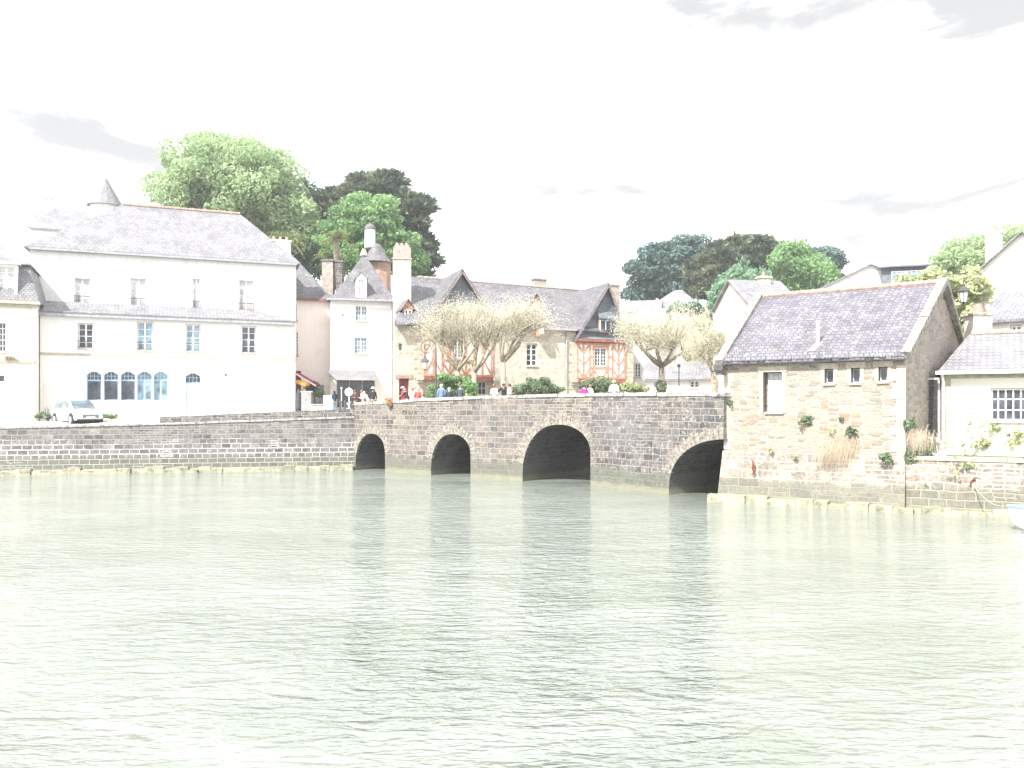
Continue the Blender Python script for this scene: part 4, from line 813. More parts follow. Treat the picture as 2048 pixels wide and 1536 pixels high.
# ------------------------------------------------------------------ trees and plants
rng = np.random.default_rng(11)
def leaves(cent, rad, n, size, mat, parent, name='crown', flat=1.0, up=0, shell=.55, aspect=1.6, out=0):
    # n small leaf clumps spread through blobs (cent: Kx3, rad: Kx3)
    K = len(cent); wgt = rad.prod(1)**(2/3); i = rng.choice(K, n, p=wgt/wgt.sum())
    d = rng.normal(size=(n, 3)); d /= np.linalg.norm(d, axis=1)[:, None]; r = shell+(1.05-shell)*rng.random(n)**.6
    P = cent[i]+d*rad[i]*r[:, None]
    nr = d+rng.normal(size=(n, 3))*.8; nr[:, 2] *= 1/flat; nr /= np.linalg.norm(nr, axis=1)[:, None]
    a = np.cross(nr, rng.normal(size=(n, 3))); a /= np.linalg.norm(a, axis=1)[:, None]+1e-9; 
    if up: a = a*(1-up)+np.array([0, 0, 1])*up+d*.3; a /= np.linalg.norm(a, axis=1)[:, None]
    if out: a = a*(1-out)+d*out+np.array([0, 0, .25]); a /= np.linalg.norm(a, axis=1)[:, None]
    b = np.cross(nr, a); b /= np.linalg.norm(b, axis=1)[:, None]+1e-9
    s = size*(.6+.8*rng.random(n))[:, None]; A_, B_ = a*s*aspect*.5, b*s*.5
    V = np.stack([P-A_, P-B_*.9+A_*.1, P+A_, P+B_*.9+A_*.1], 1).reshape(-1, 3)
    return np_mesh(name, V, np.arange(4*n).reshape(n, 4), mat, parent)
def lobes(spec, D, thick=.8):                 # crown lobes given by their place in the picture at distance D
    c, r = [], []
    for px, py, rx, rz in spec: p = at(px, py, D); c.append((p.x, D+random.uniform(-1, 1), p.z)); r.append((rx*D/F, max(rx, rz)*D/F*thick, rz*D/F))
    return np.array(c), np.array(r)
def clumps(c, r, k, rs, fl=.75):              # break lobes into many sub-clumps
    n = len(c); w_ = r.prod(1)**(2/3); i = rng.choice(n, k, p=w_/w_.sum()); d = rng.normal(size=(k, 3)); d /= np.linalg.norm(d, axis=1)[:, None]
    cc = c[i]+d*r[i]*(.25+.82*rng.random(k)**.55)[:, None]; q = rs*(.6+.8*rng.random(k))
    return cc, np.stack([q*1.15, q*1.15, q*fl], 1)
def tree(name, label, spec, D, base_z, mat, n, size, nclump, rs, bark='bark', fl=.75, group=None, tx=None, tr=.4, flat=1., up=0, limbs=9, aspect=1.6, cat='tree', shell=.55, thick=.8, out=0):
    c, r = lobes(spec, D, thick); bx = at(tx if tx else spec[0][0], 700, D).x
    o = thing(name, label, cat, (bx, D, base_z), 0, group); off = np.array([bx, D, base_z]); c = c-off
    cc, rr = clumps(c, r, nclump, rs, fl); leaves(cc, rr, n, size, T[mat], o, 'crown', flat, up, shell, aspect, out)
    tb = MB(); zc = c[:, 2].mean(); tb.tube([(0, 0, -.5), (.1, 0, zc*.35), (c[:, 0].mean()*.4, 0, zc*.7), (c[:, 0].mean()*.7, 0, zc)], [tr*1.2, tr, tr*.7, tr*.35], 8)
    for k in range(limbs):
        j = rng.integers(len(cc)); e = Vector(cc[j]); s0 = Vector((c[:, 0].mean()*.4*random.random(), 0, zc*random.uniform(.45, .8)))
        if e.z < s0.z: s0.z = max(.5, e.z-1)
        mid = s0.lerp(e, .5)+Vector((0, 0, .6)); tb.tube([s0, mid, e], [tr*.4, tr*.25, tr*.08], 5)
    tb.build('trunk', T[bark], o, True); return o
GT = 'trees on the wooded rise behind the houses'
tree('broadleaf_tree', 'huge pale green broadleaf tree above the long white house roof', [(460, 370, 120, 85), (370, 380, 65, 55), (540, 400, 65, 80), (430, 320, 70, 45), (500, 320, 60, 40), (580, 440, 40, 50), (340, 420, 40, 40)], 92, 11, 'l_pale', 60000, .26, 300, 1.4, tx=470, tr=.7, limbs=26, group=GT)
tree('broadleaf_tree', 'darker blue-green tree between the pale tree and the cypress', [(605, 430, 45, 50), (610, 500, 35, 45), (640, 480, 35, 55), (600, 400, 28, 28)], 98, 11, 'l_deep', 13000, .32, 90, 1.3, tx=615, group=GT)
tree('broadleaf_tree', 'rounded bright green tree directly behind the turret cupola', [(730, 470, 75, 62), (690, 480, 50, 40), (775, 490, 48, 45), (740, 425, 50, 32), (715, 530, 50, 30), (810, 530, 25, 25)], 82, 9, 'l_mid', 32000, .23, 190, 1.0, tx=735, fl=.5, group=GT)
def cypress(label, spec, D, bz, n, k, tx, mat='l_cyp', rs=1.2, size=.42):
    return tree('cypress_tree', label, spec, D, bz, mat, int(n*2), size*.62, k, rs, fl=.26, flat=.8, tx=tx, tr=.6, limbs=18, group=GT, aspect=5, shell=.35, out=.7)
cypress('tall dark layered cypress leaning right behind the bright green tree', [(750, 385, 62, 36), (800, 420, 55, 50), (830, 480, 38, 45), (690, 400, 45, 25), (660, 420, 30, 25), (845, 525, 28, 28), (765, 358, 34, 18), (700, 440, 50, 40)], 96, 12, 30000, 190, 770)
tree('pine_tree', 'dense blue-green pine standing left in the group above the hill houses', [(1330, 535, 52, 45), (1290, 555, 35, 45), (1375, 520, 35, 40), (1385, 495, 24, 18), (1285, 590, 25, 18), (1345, 580, 45, 22), (1400, 545, 25, 30)], 118, 13, 'l_pine', 30000, .32, 150, 1.25, tx=1340, tr=.5, fl=.6, group=GT, aspect=1.8)
cypress('dark spreading cypress in the middle of the group left of the mill roof', [(1470, 520, 62, 36), (1520, 515, 45, 38), (1420, 545, 45, 35), (1490, 490, 45, 20), (1410, 585, 40, 18), (1450, 570, 45, 30), (1545, 545, 30, 30)], 108, 12, 28000, 180, 1470)
tree('broadleaf_tree', 'fresh light green tree between the cypress and the white gabled house', [(1605, 545, 38, 40), (1580, 520, 30, 28), (1640, 560, 24, 26), (1560, 500, 22, 12)], 100, 13, 'l_mid', 17000, .27, 80, 1.2, tx=1605, group=GT)
tree('pine_tree', 'small blue-green pine on the skyline above the white gabled house', [(1655, 525, 26, 22), (1640, 510, 18, 12), (1668, 545, 16, 14)], 122, 13, 'l_pine', 9000, .3, 34, 1.1, tx=1655, fl=.6, group=GT)
tree('birch_tree', 'weeping birch with pale trunk and drooping green branches beside the mill verge', [(1472, 600, 30, 42), (1450, 605, 16, 30), (1500, 590, 22, 35), (1485, 565, 22, 20)], 62, 4, 'l_birch', 9000, .22, 80, .55, 'birchb', fl=1.7, tx=1475, tr=.16, limbs=12, up=.4)
tree('broadleaf_tree', 'hazy pale green tree behind the chimney of the tall pale house', [(1940, 510, 45, 35), (2000, 485, 50, 28), (1915, 530, 25, 30), (2050, 480, 40, 22), (1960, 560, 50, 30)], 80, 6, 'l_pale', 15000, .25, 80, 1.2, tx=1950, group=GT)
tree('climbing_shrub', 'pale green bush climbing behind the mill ridge below the lantern', [(1845, 560, 40, 18), (1920, 600, 40, 40), (1880, 580, 30, 25), (1925, 660, 25, 40), (1940, 560, 22, 20)], 42, 3.4, 'l_yel', 9000, .17, 90, .42, tx=1905, tr=.08, limbs=10, cat='shrub')
tree('garden_tree', 'yellow-green young tree behind the bare plane trees near the mill', [(1425, 640, 36, 30), (1400, 690, 32, 28), (1440, 690, 25, 35), (1380, 655, 20, 16)], 64, 3.6, 'l_yel', 6500, .2, 70, .5, tx=1420, tr=.12, limbs=10)
tree('garden_hedge', 'dark ivy hedge on the wall among the hill house roofs', [(1372, 618, 28, 8), (1395, 620, 14, 8)], 80, 8, 'l_deep', 1500, .25, 24, .45, tx=1378, tr=.1, limbs=3, cat='hedge')
# pollarded plane trees with pale new twigs
def plane_tree(label, px, D, ytrunk, spec, forks, n=1000, bz=3.6):
    bx = at(px, 780, D).x; o = thing('plane_tree', label, 'tree', (bx, D, bz), 0, 'pollarded plane trees on the square behind the bridge'); off = Vector((bx, D, bz))
    tb = MB(); zt = zat(ytrunk, D)-bz; tb.tube([(0, 0, -.2), (.04, 0, zt*.4), (0, .03, zt)], [.26, .2, .17], 8); ends = []
    for fx, fy in forks:
        e = at(fx, fy, D+random.uniform(-1.2, 1.2))-off; m_ = Vector((0, 0, zt)).lerp(e, .5)+Vector((random.uniform(-.15, .15), random.uniform(-.2, .2), -.12)); tb.tube([(0, 0, zt-.1), m_, e], [.15, .11, .08], 6); ends.append(e)
    c, r = lobes(spec, D, .9); c = c-np.array(off); segs = []
    for _ in range(46):
        j = rng.integers(len(c)); d = rng.normal(size=3); d /= np.linalg.norm(d); tip = Vector(c[j]+d*r[j]*.85*rng.random()**.4)
        e = min(random.sample(ends, 3), key=lambda q: (q-tip).length); m_ = e.lerp(tip, .5)+Vector((random.uniform(-.15, .15), random.uniform(-.2, .2), random.uniform(.0, .25))); tb.tube([e, m_, tip], [.055, .032, .014], 5); segs += [(e, m_), (m_, tip), (m_, tip)]
    tb.build('trunk', T['barkp'], o, True)
    V, Q, tips = [], [], []
    for i in range(n):
        g0, g1 = segs[rng.integers(len(segs))]; s_ = np.array(g0.lerp(g1, random.random())); d = rng.normal(size=3); d[2] = d[2]*.7+.2; d /= np.linalg.norm(d); tip = s_+d*random.uniform(.35, 1.25)
        mid = s_*.45+tip*.55+rng.normal(size=3)*.06; rad = [.013, .008, .004]
        base = len(V)
        for p, q in zip((s_, mid, tip), rad):
            for a_ in (0, 2.1, 4.2): V.append(p+np.array([math.cos(a_)*q, math.sin(a_)*q, q*.3]))
        for l in (0, 3):
            for a_ in range(3): Q.append([base+l+a_, base+l+(a_+1) % 3, base+l+3+(a_+1) % 3, base+l+3+a_])
        tips += [tip, mid*.4+tip*.6]
    cr = np_mesh('crown', np.array(V), np.array(Q), T['twig'], o)
    t = np.array(tips); leaves(t, np.full((len(t), 3), .55), n*11, .05, T['l_cream'], cr, 'buds', shell=.1)
    return o
plane_tree('first pollarded plane tree from the left with pale crown in front of the timber panels', 915, 56.5, 738, [(870, 655, 55, 34), (930, 645, 60, 46), (845, 640, 26, 24), (910, 618, 45, 20)], [(905, 700), (930, 698), (880, 690), (950, 695)])
plane_tree('forked plane tree crossing the red beams, between the other two left trees', 948, 55.5, 742, [(965, 640, 60, 40), (1000, 620, 55, 24), (940, 610, 50, 18)], [(925, 706), (972, 700), (990, 690), (955, 690)])
plane_tree('stout plane tree with upright limbs in front of the cream stone wall', 1006, 55, 722, [(1040, 640, 50, 38), (1080, 640, 45, 28), (1015, 612, 50, 20), (1060, 615, 40, 16)], [(1010, 672), (1032, 675), (1052, 668), (1000, 660), (1040, 690)])
plane_tree('ivy footed plane tree with wide pale crown right of the timber house', 1323, 50.5, 730, [(1290, 665, 50, 46), (1350, 670, 58, 50), (1320, 635, 60, 28), (1258, 645, 30, 26), (1385, 645, 35, 35)], [(1290, 705), (1345, 700), (1310, 690), (1365, 705), (1275, 690)], 1700)
plane_tree('bare plane tree closest to the mill, half against the birch', 1428, 47.5, 740, [(1410, 660, 45, 42), (1445, 680, 26, 45), (1395, 700, 30, 30)], [(1412, 690), (1440, 690), (1405, 712), (1448, 710)], 1100)
iv = at(1323, 760, 50.3); io = thing('ivy', 'dark ivy wrapped round the foot of the wide crowned plane tree', 'ivy', (iv.x, 50.5, 3.6)); leaves(np.array([[0, 0, .5], [0, 0, 1.1], [.03, 0, 1.7]]), np.array([[.32, .32, .5]]*3), 1300, .09, T['l_shrub'], io, 'foliage', shell=.75)
def bush(label, spec, D, mat, n, size=.12, bz=3.6, nc=50, rs=.3, group=None, name='bush', cat='bush'):
    return tree(name, label, spec, D, bz, mat, n, size, nc, rs, group=group, tr=.05, limbs=5, cat=cat)
bush('light green leafy bush behind the three people leaning on the parapet', [(905, 772, 36, 20), (880, 785, 22, 18), (935, 780, 20, 18), (895, 757, 18, 10)], 53.5, 'l_mid', 7000, .13, 3.5)
bush('wide grey-green bush behind the parapet in front of the cream wall', [(1075, 775, 42, 17), (1040, 782, 22, 14), (1110, 785, 20, 14)], 52, 'l_shrub', 7500, .12)
bush('rounded grey-green bush between the two people by the right gable', [(1195, 772, 26, 14), (1215, 778, 16, 12)], 52, 'l_shrub', 4000, .12)
bush('low yellow-green hedge plants behind the parapet right of the timber house', [(1265, 777, 28, 6), (1250, 774, 12, 6)], 53, 'l_yel', 2200, .1, nc=30, rs=.18)
bush('climbing green plant on the pink house wall beside the cafe', [(628, 778, 9, 10), (638, 782, 7, 9)], 64, 'l_shrub', 1200, .12, 3.4, nc=16)
bush('grey green weeds growing along the wall foot left of the parked car', [(95, 831, 16, 5)], 52, 'l_shrub', 700, .09, 2.8, nc=14, rs=.15, cat='weeds', name='weeds')
bush('low green weeds at the wall foot right of the parked car', [(222, 833, 20, 4)], 52.5, 'l_mid', 700, .09, 2.8, nc=14, rs=.14, cat='weeds', name='weeds')
# palms
def palm(label, px, py, D, ybase, n=34, L_=2.4, group='palms behind the roofs'):
    p = at(px, py, D); zb_ = zat(ybase, D); o = thing('palm_tree', label, 'palm tree', (p.x, D, zb_), 0, group); h = p.z-zb_
    MB().tube([(0, 0, 0), (.05, 0, h*.5), (0, 0, h)], [.2, .24, .3], 8).build('trunk', T['bark'], o, True)
    V, Q = [], []
    for i in range(n):
        a = random.uniform(0, 2*math.pi); el = random.uniform(-.9, 1.2); l = L_*random.uniform(.7, 1.05); pts = []; dx = math.cos(a); dy = math.sin(a)
        for k in range(5): t = k/4; pts.append(Vector((dx*l*t*math.cos(el*.8), dy*l*t*math.cos(el*.8), h+l*t*math.sin(el)*.75-l*.45*t*t)))
        sd_ = Vector((-dy, dx, 0)); 
        for k in range(1, 9):
            t = k/9; j = min(3, int(t*4)); c_ = pts[j].lerp(pts[j+1], t*4-j); w_ = .32*math.sin(math.pi*min(1, t+.12))+.08
            for s_ in (-1, 1):
                e = c_+sd_*s_*w_+Vector((dx*.12, dy*.12, -.16)); b_ = len(V); V += [tuple(c_), tuple(c_+Vector((dx, dy, 0))*.09), tuple(e)]; Q.append([b_, b_+1, b_+2])
        for k in range(4): b_ = len(V); V += [tuple(pts[k]), tuple(pts[k]+sd_*.04), tuple(pts[k+1])]; Q.append([b_, b_+1, b_+2])
    np_mesh('fronds', np.array(V), np.array(Q), T['l_palm'], o); return o
palm('palm head with orange dead fronds behind the chimney of the tall white block', 572, 475, 74, 560)
palm('tall slim palm above the double chimney stack', 672, 472, 73, 580, 26, 1.7)
palm('lower yellowish palm tucked behind the double chimney stack', 662, 512, 76, 590, 30, 1.9)
# plants growing on the walls
def wall_plant(label, px, py, D, mat, rx, rz, n, size=.07, up=0, name='wall_plant', aspect=1.8):
    n = int(n*.55)
    p = at(px, py, D); o = thing(name, label, 'plant', (p.x, D, p.z)); k = 12
    cr_ = name == 'creeper'; k = 34 if cr_ else k; c = rng.normal(size=(k, 3))*np.array([rx*(.55 if cr_ else .4), .02, rz*(1.1 if cr_ else .4)])+np.array([0, -.02, 0]); leaves(c, np.array([.13, .05, .09]) *np.ones((k, 1)) if cr_ else np.full((k, 3), 1)*np.array([rx*.4, .09, rz*.4]), n, size, T[mat], o, 'foliage', up=up, shell=.1, aspect=aspect); return o
md = lambda px: mf.D(px, -.05)
wall_plant('dark green tuft growing from the mill wall right of the tall window', 1615, 841, md(1615), 'l_shrub', .3, .24, 700)
wall_plant('tiny green sprig on the mill wall below the small middle windows', 1682, 840, md(1682), 'l_deep', .08, .1, 120)
wall_plant('small green tuft at the left corner of the mill just above the arch', 1460, 808, md(1460), 'l_shrub', .12, .18, 260)
wall_plant('green shrublet crowning the dry grass on the mill wall', 1700, 865, md(1700)-.1, 'l_shrub', .2, .3, 600)
wall_plant('tiny yellow green fern low on the mill wall near the hook', 1541, 901, mf.D(1541, -.2), 'l_yel', .09, .1, 120)
wall_plant('small yellow green fern low on the mill wall under the dark tuft', 1589, 913, mf.D(1589, -.25), 'l_yel', .1, .09, 120)
wall_plant('small fern beside the dry grass top left edge', 1664, 862, md(1664), 'l_yel', .12, .1, 160)
def dry_grass(label, x0, y0, D, n, ln, spread):
    p = at(x0, y0, D); o = thing('dry_grass', label, 'grass tuft', (p.x, D, p.z)); V, Q = [], []
    for i in range(n):
        sx, sz = random.gauss(0, spread), random.gauss(0, spread*.5); b_ = Vector((sx, random.uniform(-.05, 0), sz)); l = ln*random.uniform(.5, 1.1); a = random.gauss(-.35, .35)
        m1 = b_+Vector((a*l*.35, -.16*l, -.12*l)); e = b_+Vector((a*l*.7, -.22*l, -l)); w_ = .011; k = len(V)
        V += [tuple(b_), tuple(b_+Vector((w_, 0, 0))), tuple(m1+Vector((w_, 0, 0))), tuple(m1), tuple(e)]; Q += [[k, k+1, k+2], [k, k+2, k+3], [k+3, k+2, k+4]]
    np_mesh('blades', np.array(V), np.array(Q), T['l_dry'], o)
dry_grass('long dry straw coloured grass hanging down the middle of the mill wall', 1690, 880, mf.D(1690, -.12), 480, 1.0, .42)
dry_grass('short dry grass hanging at the lower left of the straw coloured clump', 1655, 905, mf.D(1655, -.2), 220, .55, .28)
dry_grass('dry reddish grass hanging at the corner where mill and quay wall meet', 1842, 868, 30.75, 260, .75, .3)
wall_plant('leafy green bush at the foot of the mill gable corner', 1835, 905, 30.75, 'l_shrub', .75, .55, 2600, .08)
wall_plant('green tuft on the mill corner above the dry grass', 1822, 850, 30.75, 'l_shrub', .3, .3, 700, .08)
wall_plant('low green plants on the quay edge left of the stone block', 1775, 915, mf.D(1775, -.25), 'l_shrub', .35, .25, 700, .07)
for i, (px, py, rx, rz, lb) in enumerate(((1990, 858, .8, .16, 'yellow-green creeper band right under the big window'), (1970, 888, .7, .12, 'yellow-green creeper in the middle of the cream wall'), (2035, 875, .5, .2, 'yellow-green creeper at the right edge of the cream wall'))):
    wall_plant(lb, px, py, hf.D(px, -.06), 'l_yel', rx, rz, 520, .075, name='creeper')
wall_plant('yellow-green creeper trailing along the quay wall top below the cream house', 1950, 930, 29.82, 'l_yel', 1.1, .13, 700, .07, name='creeper')
# ------------------------------------------------------------------ people
SK = plain('skin', (.42,.26,.19), .6, .1)
CL = {}
def cloth(col):
    k = tuple(col)
    if k not in CL: CL[k] = plain('cloth_%s' % {0: 'dark', 1: 'mid', 2: 'pale'}[min(2, int(sum(col)))], col, .9, .2, 9)
    return CL[k]
def skin_mesh(name, verts, edges, radii, mat, parent, root=0, sub=1):
    me = bpy.data.meshes.new(name); me.from_pydata(verts, edges, []); o = bpy.data.objects.new(name, me); sc.collection.objects.link(o)
    o.modifiers.new('s', 'SKIN'); sv = me.skin_vertices[0].data
    for i, r in enumerate(radii): sv[i].radius = (r, r) if not isinstance(r, tuple) else r
    sv[root].use_root = True; o.modifiers.new('u', 'SUBSURF').levels = sub
    dg = bpy.context.evaluated_depsgraph_get(); m2 = bpy.data.meshes.new_from_object(o.evaluated_get(dg)); o.modifiers.clear(); o.data = m2; m2.name = name
    m2.materials.clear(); m2.materials.append(mat); m2.polygons.foreach_set('use_smooth', [True]*len(m2.polygons)); o.parent = parent; return o
def person(label, px, D, zf, H=1.68, face=180, lean=0, pose='down', top=(.1,.1,.12), legs=(.08,.09,.14), hair=(.06,.04,.03), hat=None, dress=False, group=None, long_hair=False):
    # face: heading in degrees, 0 = looking away from the camera, 180 = towards it; the figure is modelled looking along +y
    p = at(px, 700, D); o = thing('person', label, 'person', (p.x, D, zf), R(face), group); s = H/1.7
    L_ = R(lean); ca, sa = math.cos(L_), math.sin(L_)
    hipz = .9*s
    def T_(x, y, z): z -= .9; return Vector((x*s, (y*ca+z*sa)*s, hipz+(z*ca-y*sa)*s)) if z > 0 else Vector((x*s, y*s, hipz+z*s))
    V = [T_(0, 0, .9), T_(0, 0, 1.05), T_(0, .0, 1.3), T_(0, -.01, 1.42), T_(0, .0, 1.5), T_(0, .02, 1.57), T_(0, .02, 1.66)]
    Rr = [.13, (.135, .1), (.15, .1), (.1, .07), .048, .075, .07]; E = [(i, i+1) for i in range(6)]
    hands = []
    for sx in (-1, 1):
        sh = T_(.17*sx, -.01, 1.4)
        if pose == 'rest': el = sh+Vector((.05*sx, .17, -.25))*s; ha = el+Vector((-.12*sx, .22, .02))*s
        elif pose == 'up': el = sh+Vector((.1*sx, .15, -.2))*s; ha = el+Vector((-.17*sx, .14, .22))*s
        elif pose == 'bent': el = sh+Vector((.05*sx, -.02, -.28))*s; ha = el+Vector((-.1*sx, .2, .04))*s
        else: el = sh+Vector((.06*sx, -.03, -.28))*s; ha = el+Vector((.0, .09, -.25))*s
        n = len(V); V += [sh, el, ha]; Rr += [.052, .04, .028]; E += [(3, n), (n, n+1), (n+1, n+2)]; hands.append((ha, (ha-el).normalized(), sx))
        n = len(V); V += [Vector((.1*sx*s, .01, .82*s)), Vector((.11*sx*s, .03, .47*s)), Vector((.11*sx*s, -.02, .08*s)), Vector((.12*sx*s, .13*s, .035*s))]; Rr += [.09, .06, .042, .035]; E += [(0, n), (n, n+1), (n+1, n+2), (n+2, n+3)]
    for (ha, dr, sx) in hands:              # palm, four fingers and thumb rooted at each wrist
        i0 = V.index(ha); pm = ha+dr*.06*s; n = len(V); V.append(pm); Rr.append((.034, .02)); E.append((i0, n)); sd_ = dr.cross(Vector((0, 0, 1))).normalized()*.02
        for f in range(4): q = pm+sd_*(f-1.5)+dr*.035*s; m_ = len(V); V += [q, q+dr*(.045+.008*(f in (1, 2)))*s+Vector((0, 0, -.02))]; Rr += [.009, .008]; E += [(n, m_), (m_, m_+1)]
        m_ = len(V); V += [ha+dr*.03*s+sd_*1.9, ha+dr*.075*s+sd_*2.4]; Rr += [.01, .009]; E += [(n, m_), (m_, m_+1)]
    b = skin_mesh('person_body', [tuple(v_) for v_ in V], E, [tuple(q*s for q in r) if isinstance(r, tuple) else r*s for r in Rr], SK, o)
    # clothing follows the same skeleton with a little more radius
    n1 = len(V)
    tv = [V[0]+Vector((0, 0, -.02)), V[1], V[2], V[3]]; tr_ = [.155, (.16, .125), (.175, .125), (.115, .085)]; te = [(0, 1), (1, 2), (2, 3)]
    for (ha, dr, sx) in hands:
        i0 = V.index(ha); sh, el = V[i0-2], V[i0-1]; n = len(tv); tv += [sh, el, el.lerp(ha, .75)]; tr_ += [.07, .055, .045]; te += [(3, n), (n, n+1), (n+1, n+2)]
    skin_mesh('jacket' if sum(top) < .6 else 'shirt', [tuple(v_) for v_ in tv], te, [tuple(q*s for q in r) if isinstance(r, tuple) else r*s for r in tr_], cloth(top), o)
    if dress: MB().lathe([(.27*s, .42*s), (.2*s, .75*s), (.155*s, .98*s)], (0, 0, 0), 12).build('skirt', cloth(top), o, True)
    lv = [V[0]+Vector((0, 0, .02))]; lr = [.15]; le = []
    for sx in (-1, 1): n = len(lv); lv += [Vector((.1*sx*s, .01, .8*s)), Vector((.11*sx*s, .03, .47*s)), Vector((.11*sx*s, -.02, .1*s))]; lr += [.108, .078, .065]; le += [(0, n), (n, n+1), (n+1, n+2)]
    skin_mesh('trousers', [tuple(v_) for v_ in lv], le, [r*s for r in lr], cloth(legs), o)
    sho = MB(); 
    for sx in (-1, 1): MB().lathe([(.05*s, 0), (.055*s, .03*s), (.045*s, .07*s), (.03*s, .09*s)], (.115*sx*s, .05*s, 0), 8).build('shoe', T['dark'], o, True)
    hc = (V[5]+V[6])/2; up = (V[6]-V[4]).normalized(); fw = Vector((0, 1, 0)); hb = MB()
    rings = []
    for i in range(7):
        t = i/6; ph = t*math.pi*.62; rr = .1*s*math.sin(max(ph, .12)); c_ = hc+up*(.105*s*math.cos(ph)+.005)-fw*.018*s; rings.append((c_, rr*(1.0 if i else .2)))
    if long_hair: rings.append((hc-up*.12*s-fw*.05*s, .085*s)); rings.append((hc-up*.2*s-fw*.06*s, .06*s))
    hb.tube([c_ for c_, _ in rings], [r for _, r in rings], 10); hb.build('hair', cloth(hair), o, True)
    f = MB()                                  # eyes, nose, mouth, ears
    f.box(-.012*s, .012*s, 0, .028*s, -.02*s, .02*s); n_ = f.build('nose', SK, b); n_.location = hc+fw*.075*s; 
    for sx in (-1, 1):
        e = MB().lathe([(.004*s, -.008*s), (.011*s, 0), (.004*s, .008*s)], (0, 0, 0), 6).build('eye', T['dark'], b); e.location = hc+Vector((.03*sx*s, .083*s, .018*s))
        e = MB().lathe([(.006*s, -.025*s), (.016*s, 0), (.006*s, .025*s)], (0, 0, 0), 6).build('ear', SK, b); e.location = hc+Vector((.078*sx*s, .0, 0))
    m_ = MB().box(-.022*s, .022*s, 0, .006, -.005*s, .005*s).build('mouth', T['maroon'], b); m_.location = hc+Vector((0, .08*s, -.045*s))
    if hat: h_ = MB().lathe([(.19*s, 0), (.185*s, .012), (.1*s, .02), (.095*s, .09*s), (.06*s, .11*s), (.02*s, .115*s)], (0, 0, 0), 14).build('hat', cloth(hat), o, True); h_.location = hc+up*.045*s
    return o
SB = lambda px, back=1.0: (S1.D(px) if px < 1185 else S2.D(px))+back
navy, jean, black, white, red, pink = (.03,.05,.1), (.2,.3,.42), (.03,.03,.035), (.62,.61,.58), (.45,.06,.09), (.55,.04,.25)
GP = 'people on the bridge and the square'
person('person in dark navy top and pale blue jeans standing by the quay parapet', 669, 58, 3.55, 1.66, 40, 0, 'bent', navy, jean, (.03,.02,.02), group=GP, long_hair=True)
person('person with brown hair and dark top in front of the cafe window', 711, 57.5, 3.55, 1.72, 150, 6, 'bent', (.08,.04,.04), black, (.16,.08,.04), group=GP)
person('red haired person in a white top beside the cafe group', 726, 55, 3.6, 1.6, 120, 8, 'bent', white, white, (.35,.13,.06), group=GP)
person('person in pale clothes bending over between the cafe group and the parapet', 737, 54.3, 3.6, 1.56, 90, 26, 'rest', white, white, (.5,.45,.38), group=GP)
person('man in dark jacket and wide white hat at the right end of the cafe group', 746, 55.5, 3.6, 1.76, 200, 0, 'down', black, navy, (.1,.07,.05), (.7,.69,.65), group=GP)
person('woman in bright red dress and white hat by the red door', 808, SB(808, 3.2), 3.62, 1.68, 130, 6, 'bent', red, red, (.2,.1,.05), (.68,.66,.62), dress=True, group=GP)
person('person in black top bending beside the woman in red', 816, SB(816, 2.2), 3.62, 1.62, 60, 22, 'rest', black, black, (.3,.2,.13), group=GP)
person('person in pale pinkish white dress between the black and red tops', 825, SB(825, 2.6), 3.62, 1.62, 200, 0, 'down', (.6,.5,.48), white, (.25,.14,.07), dress=True, group=GP)
person('person in a coral red shirt standing with their back to the parapet', 836, SB(836, 1.8), 3.62, 1.58, 0, 0, 'bent', (.5,.1,.1), (.4,.1,.1), (.45,.38,.3), group=GP)
person('small child with dark hair just showing over the parapet', 847, SB(847, .9), 3.62, 1.15, 180, 0, 'down', (.4,.3,.25), navy, (.05,.03,.02), group=GP)
person('tall grey haired man in a blue shirt with his back to the parapet', 883, SB(883, .75), 3.62, 1.74, 10, 4, 'down', (.13,.2,.42), (.1,.12,.2), (.5,.5,.5), group=GP)
person('white haired person in a black jacket between two taller companions', 898, SB(898, .75), 3.62, 1.55, 0, 8, 'bent', (.035,.04,.06), black, (.62,.62,.6), group=GP)
person('man in charcoal jacket with short grey-brown hair leaning at the parapet', 920, SB(920, .8), 3.62, 1.7, -10, 10, 'bent', (.05,.065,.075), black, (.15,.12,.09), group=GP)
person('small child in pink beside the man in the charcoal jacket', 933, SB(933, .8), 3.62, 1.2, 0, 0, 'down', (.55,.25,.25), jean, (.4,.3,.2), group=GP)
person('person in white printed shirt in front of the stout plane tree', 989, SB(989, 2.6), 3.62, 1.74, 160, 6, 'bent', white, black, (.2,.1,.06), group=GP)
person('person in black sleeveless top and white hat holding up a camera', 1008, SB(1008, 2.2), 3.62, 1.82, 150, 2, 'up', black, black, (.12,.07,.05), (.5,.49,.46), group=GP)
person('person in a white jacket standing right beside the one with the camera', 1019, SB(1019, 1.5), 3.62, 1.72, 250, 0, 'bent', white, white, (.08,.06,.05), group=GP)
person('woman in bright pink top with dark hair facing away near the hedge', 1169, SB(1169, 1.6), 3.62, 1.6, 10, 6, 'down', pink, navy, (.03,.02,.02), group=GP)
person('person in a white top partly behind the woman in pink', 1178, SB(1178, 2.0), 3.62, 1.62, -40, 10, 'bent', white, jean, (.2,.14,.1), group=GP)
person('person in white standing alone at the right end of the bushes', 1228, SB(1228, 1.5), 3.62, 1.78, 170, 0, 'bent', white, white, (.5,.48,.44), group=GP)

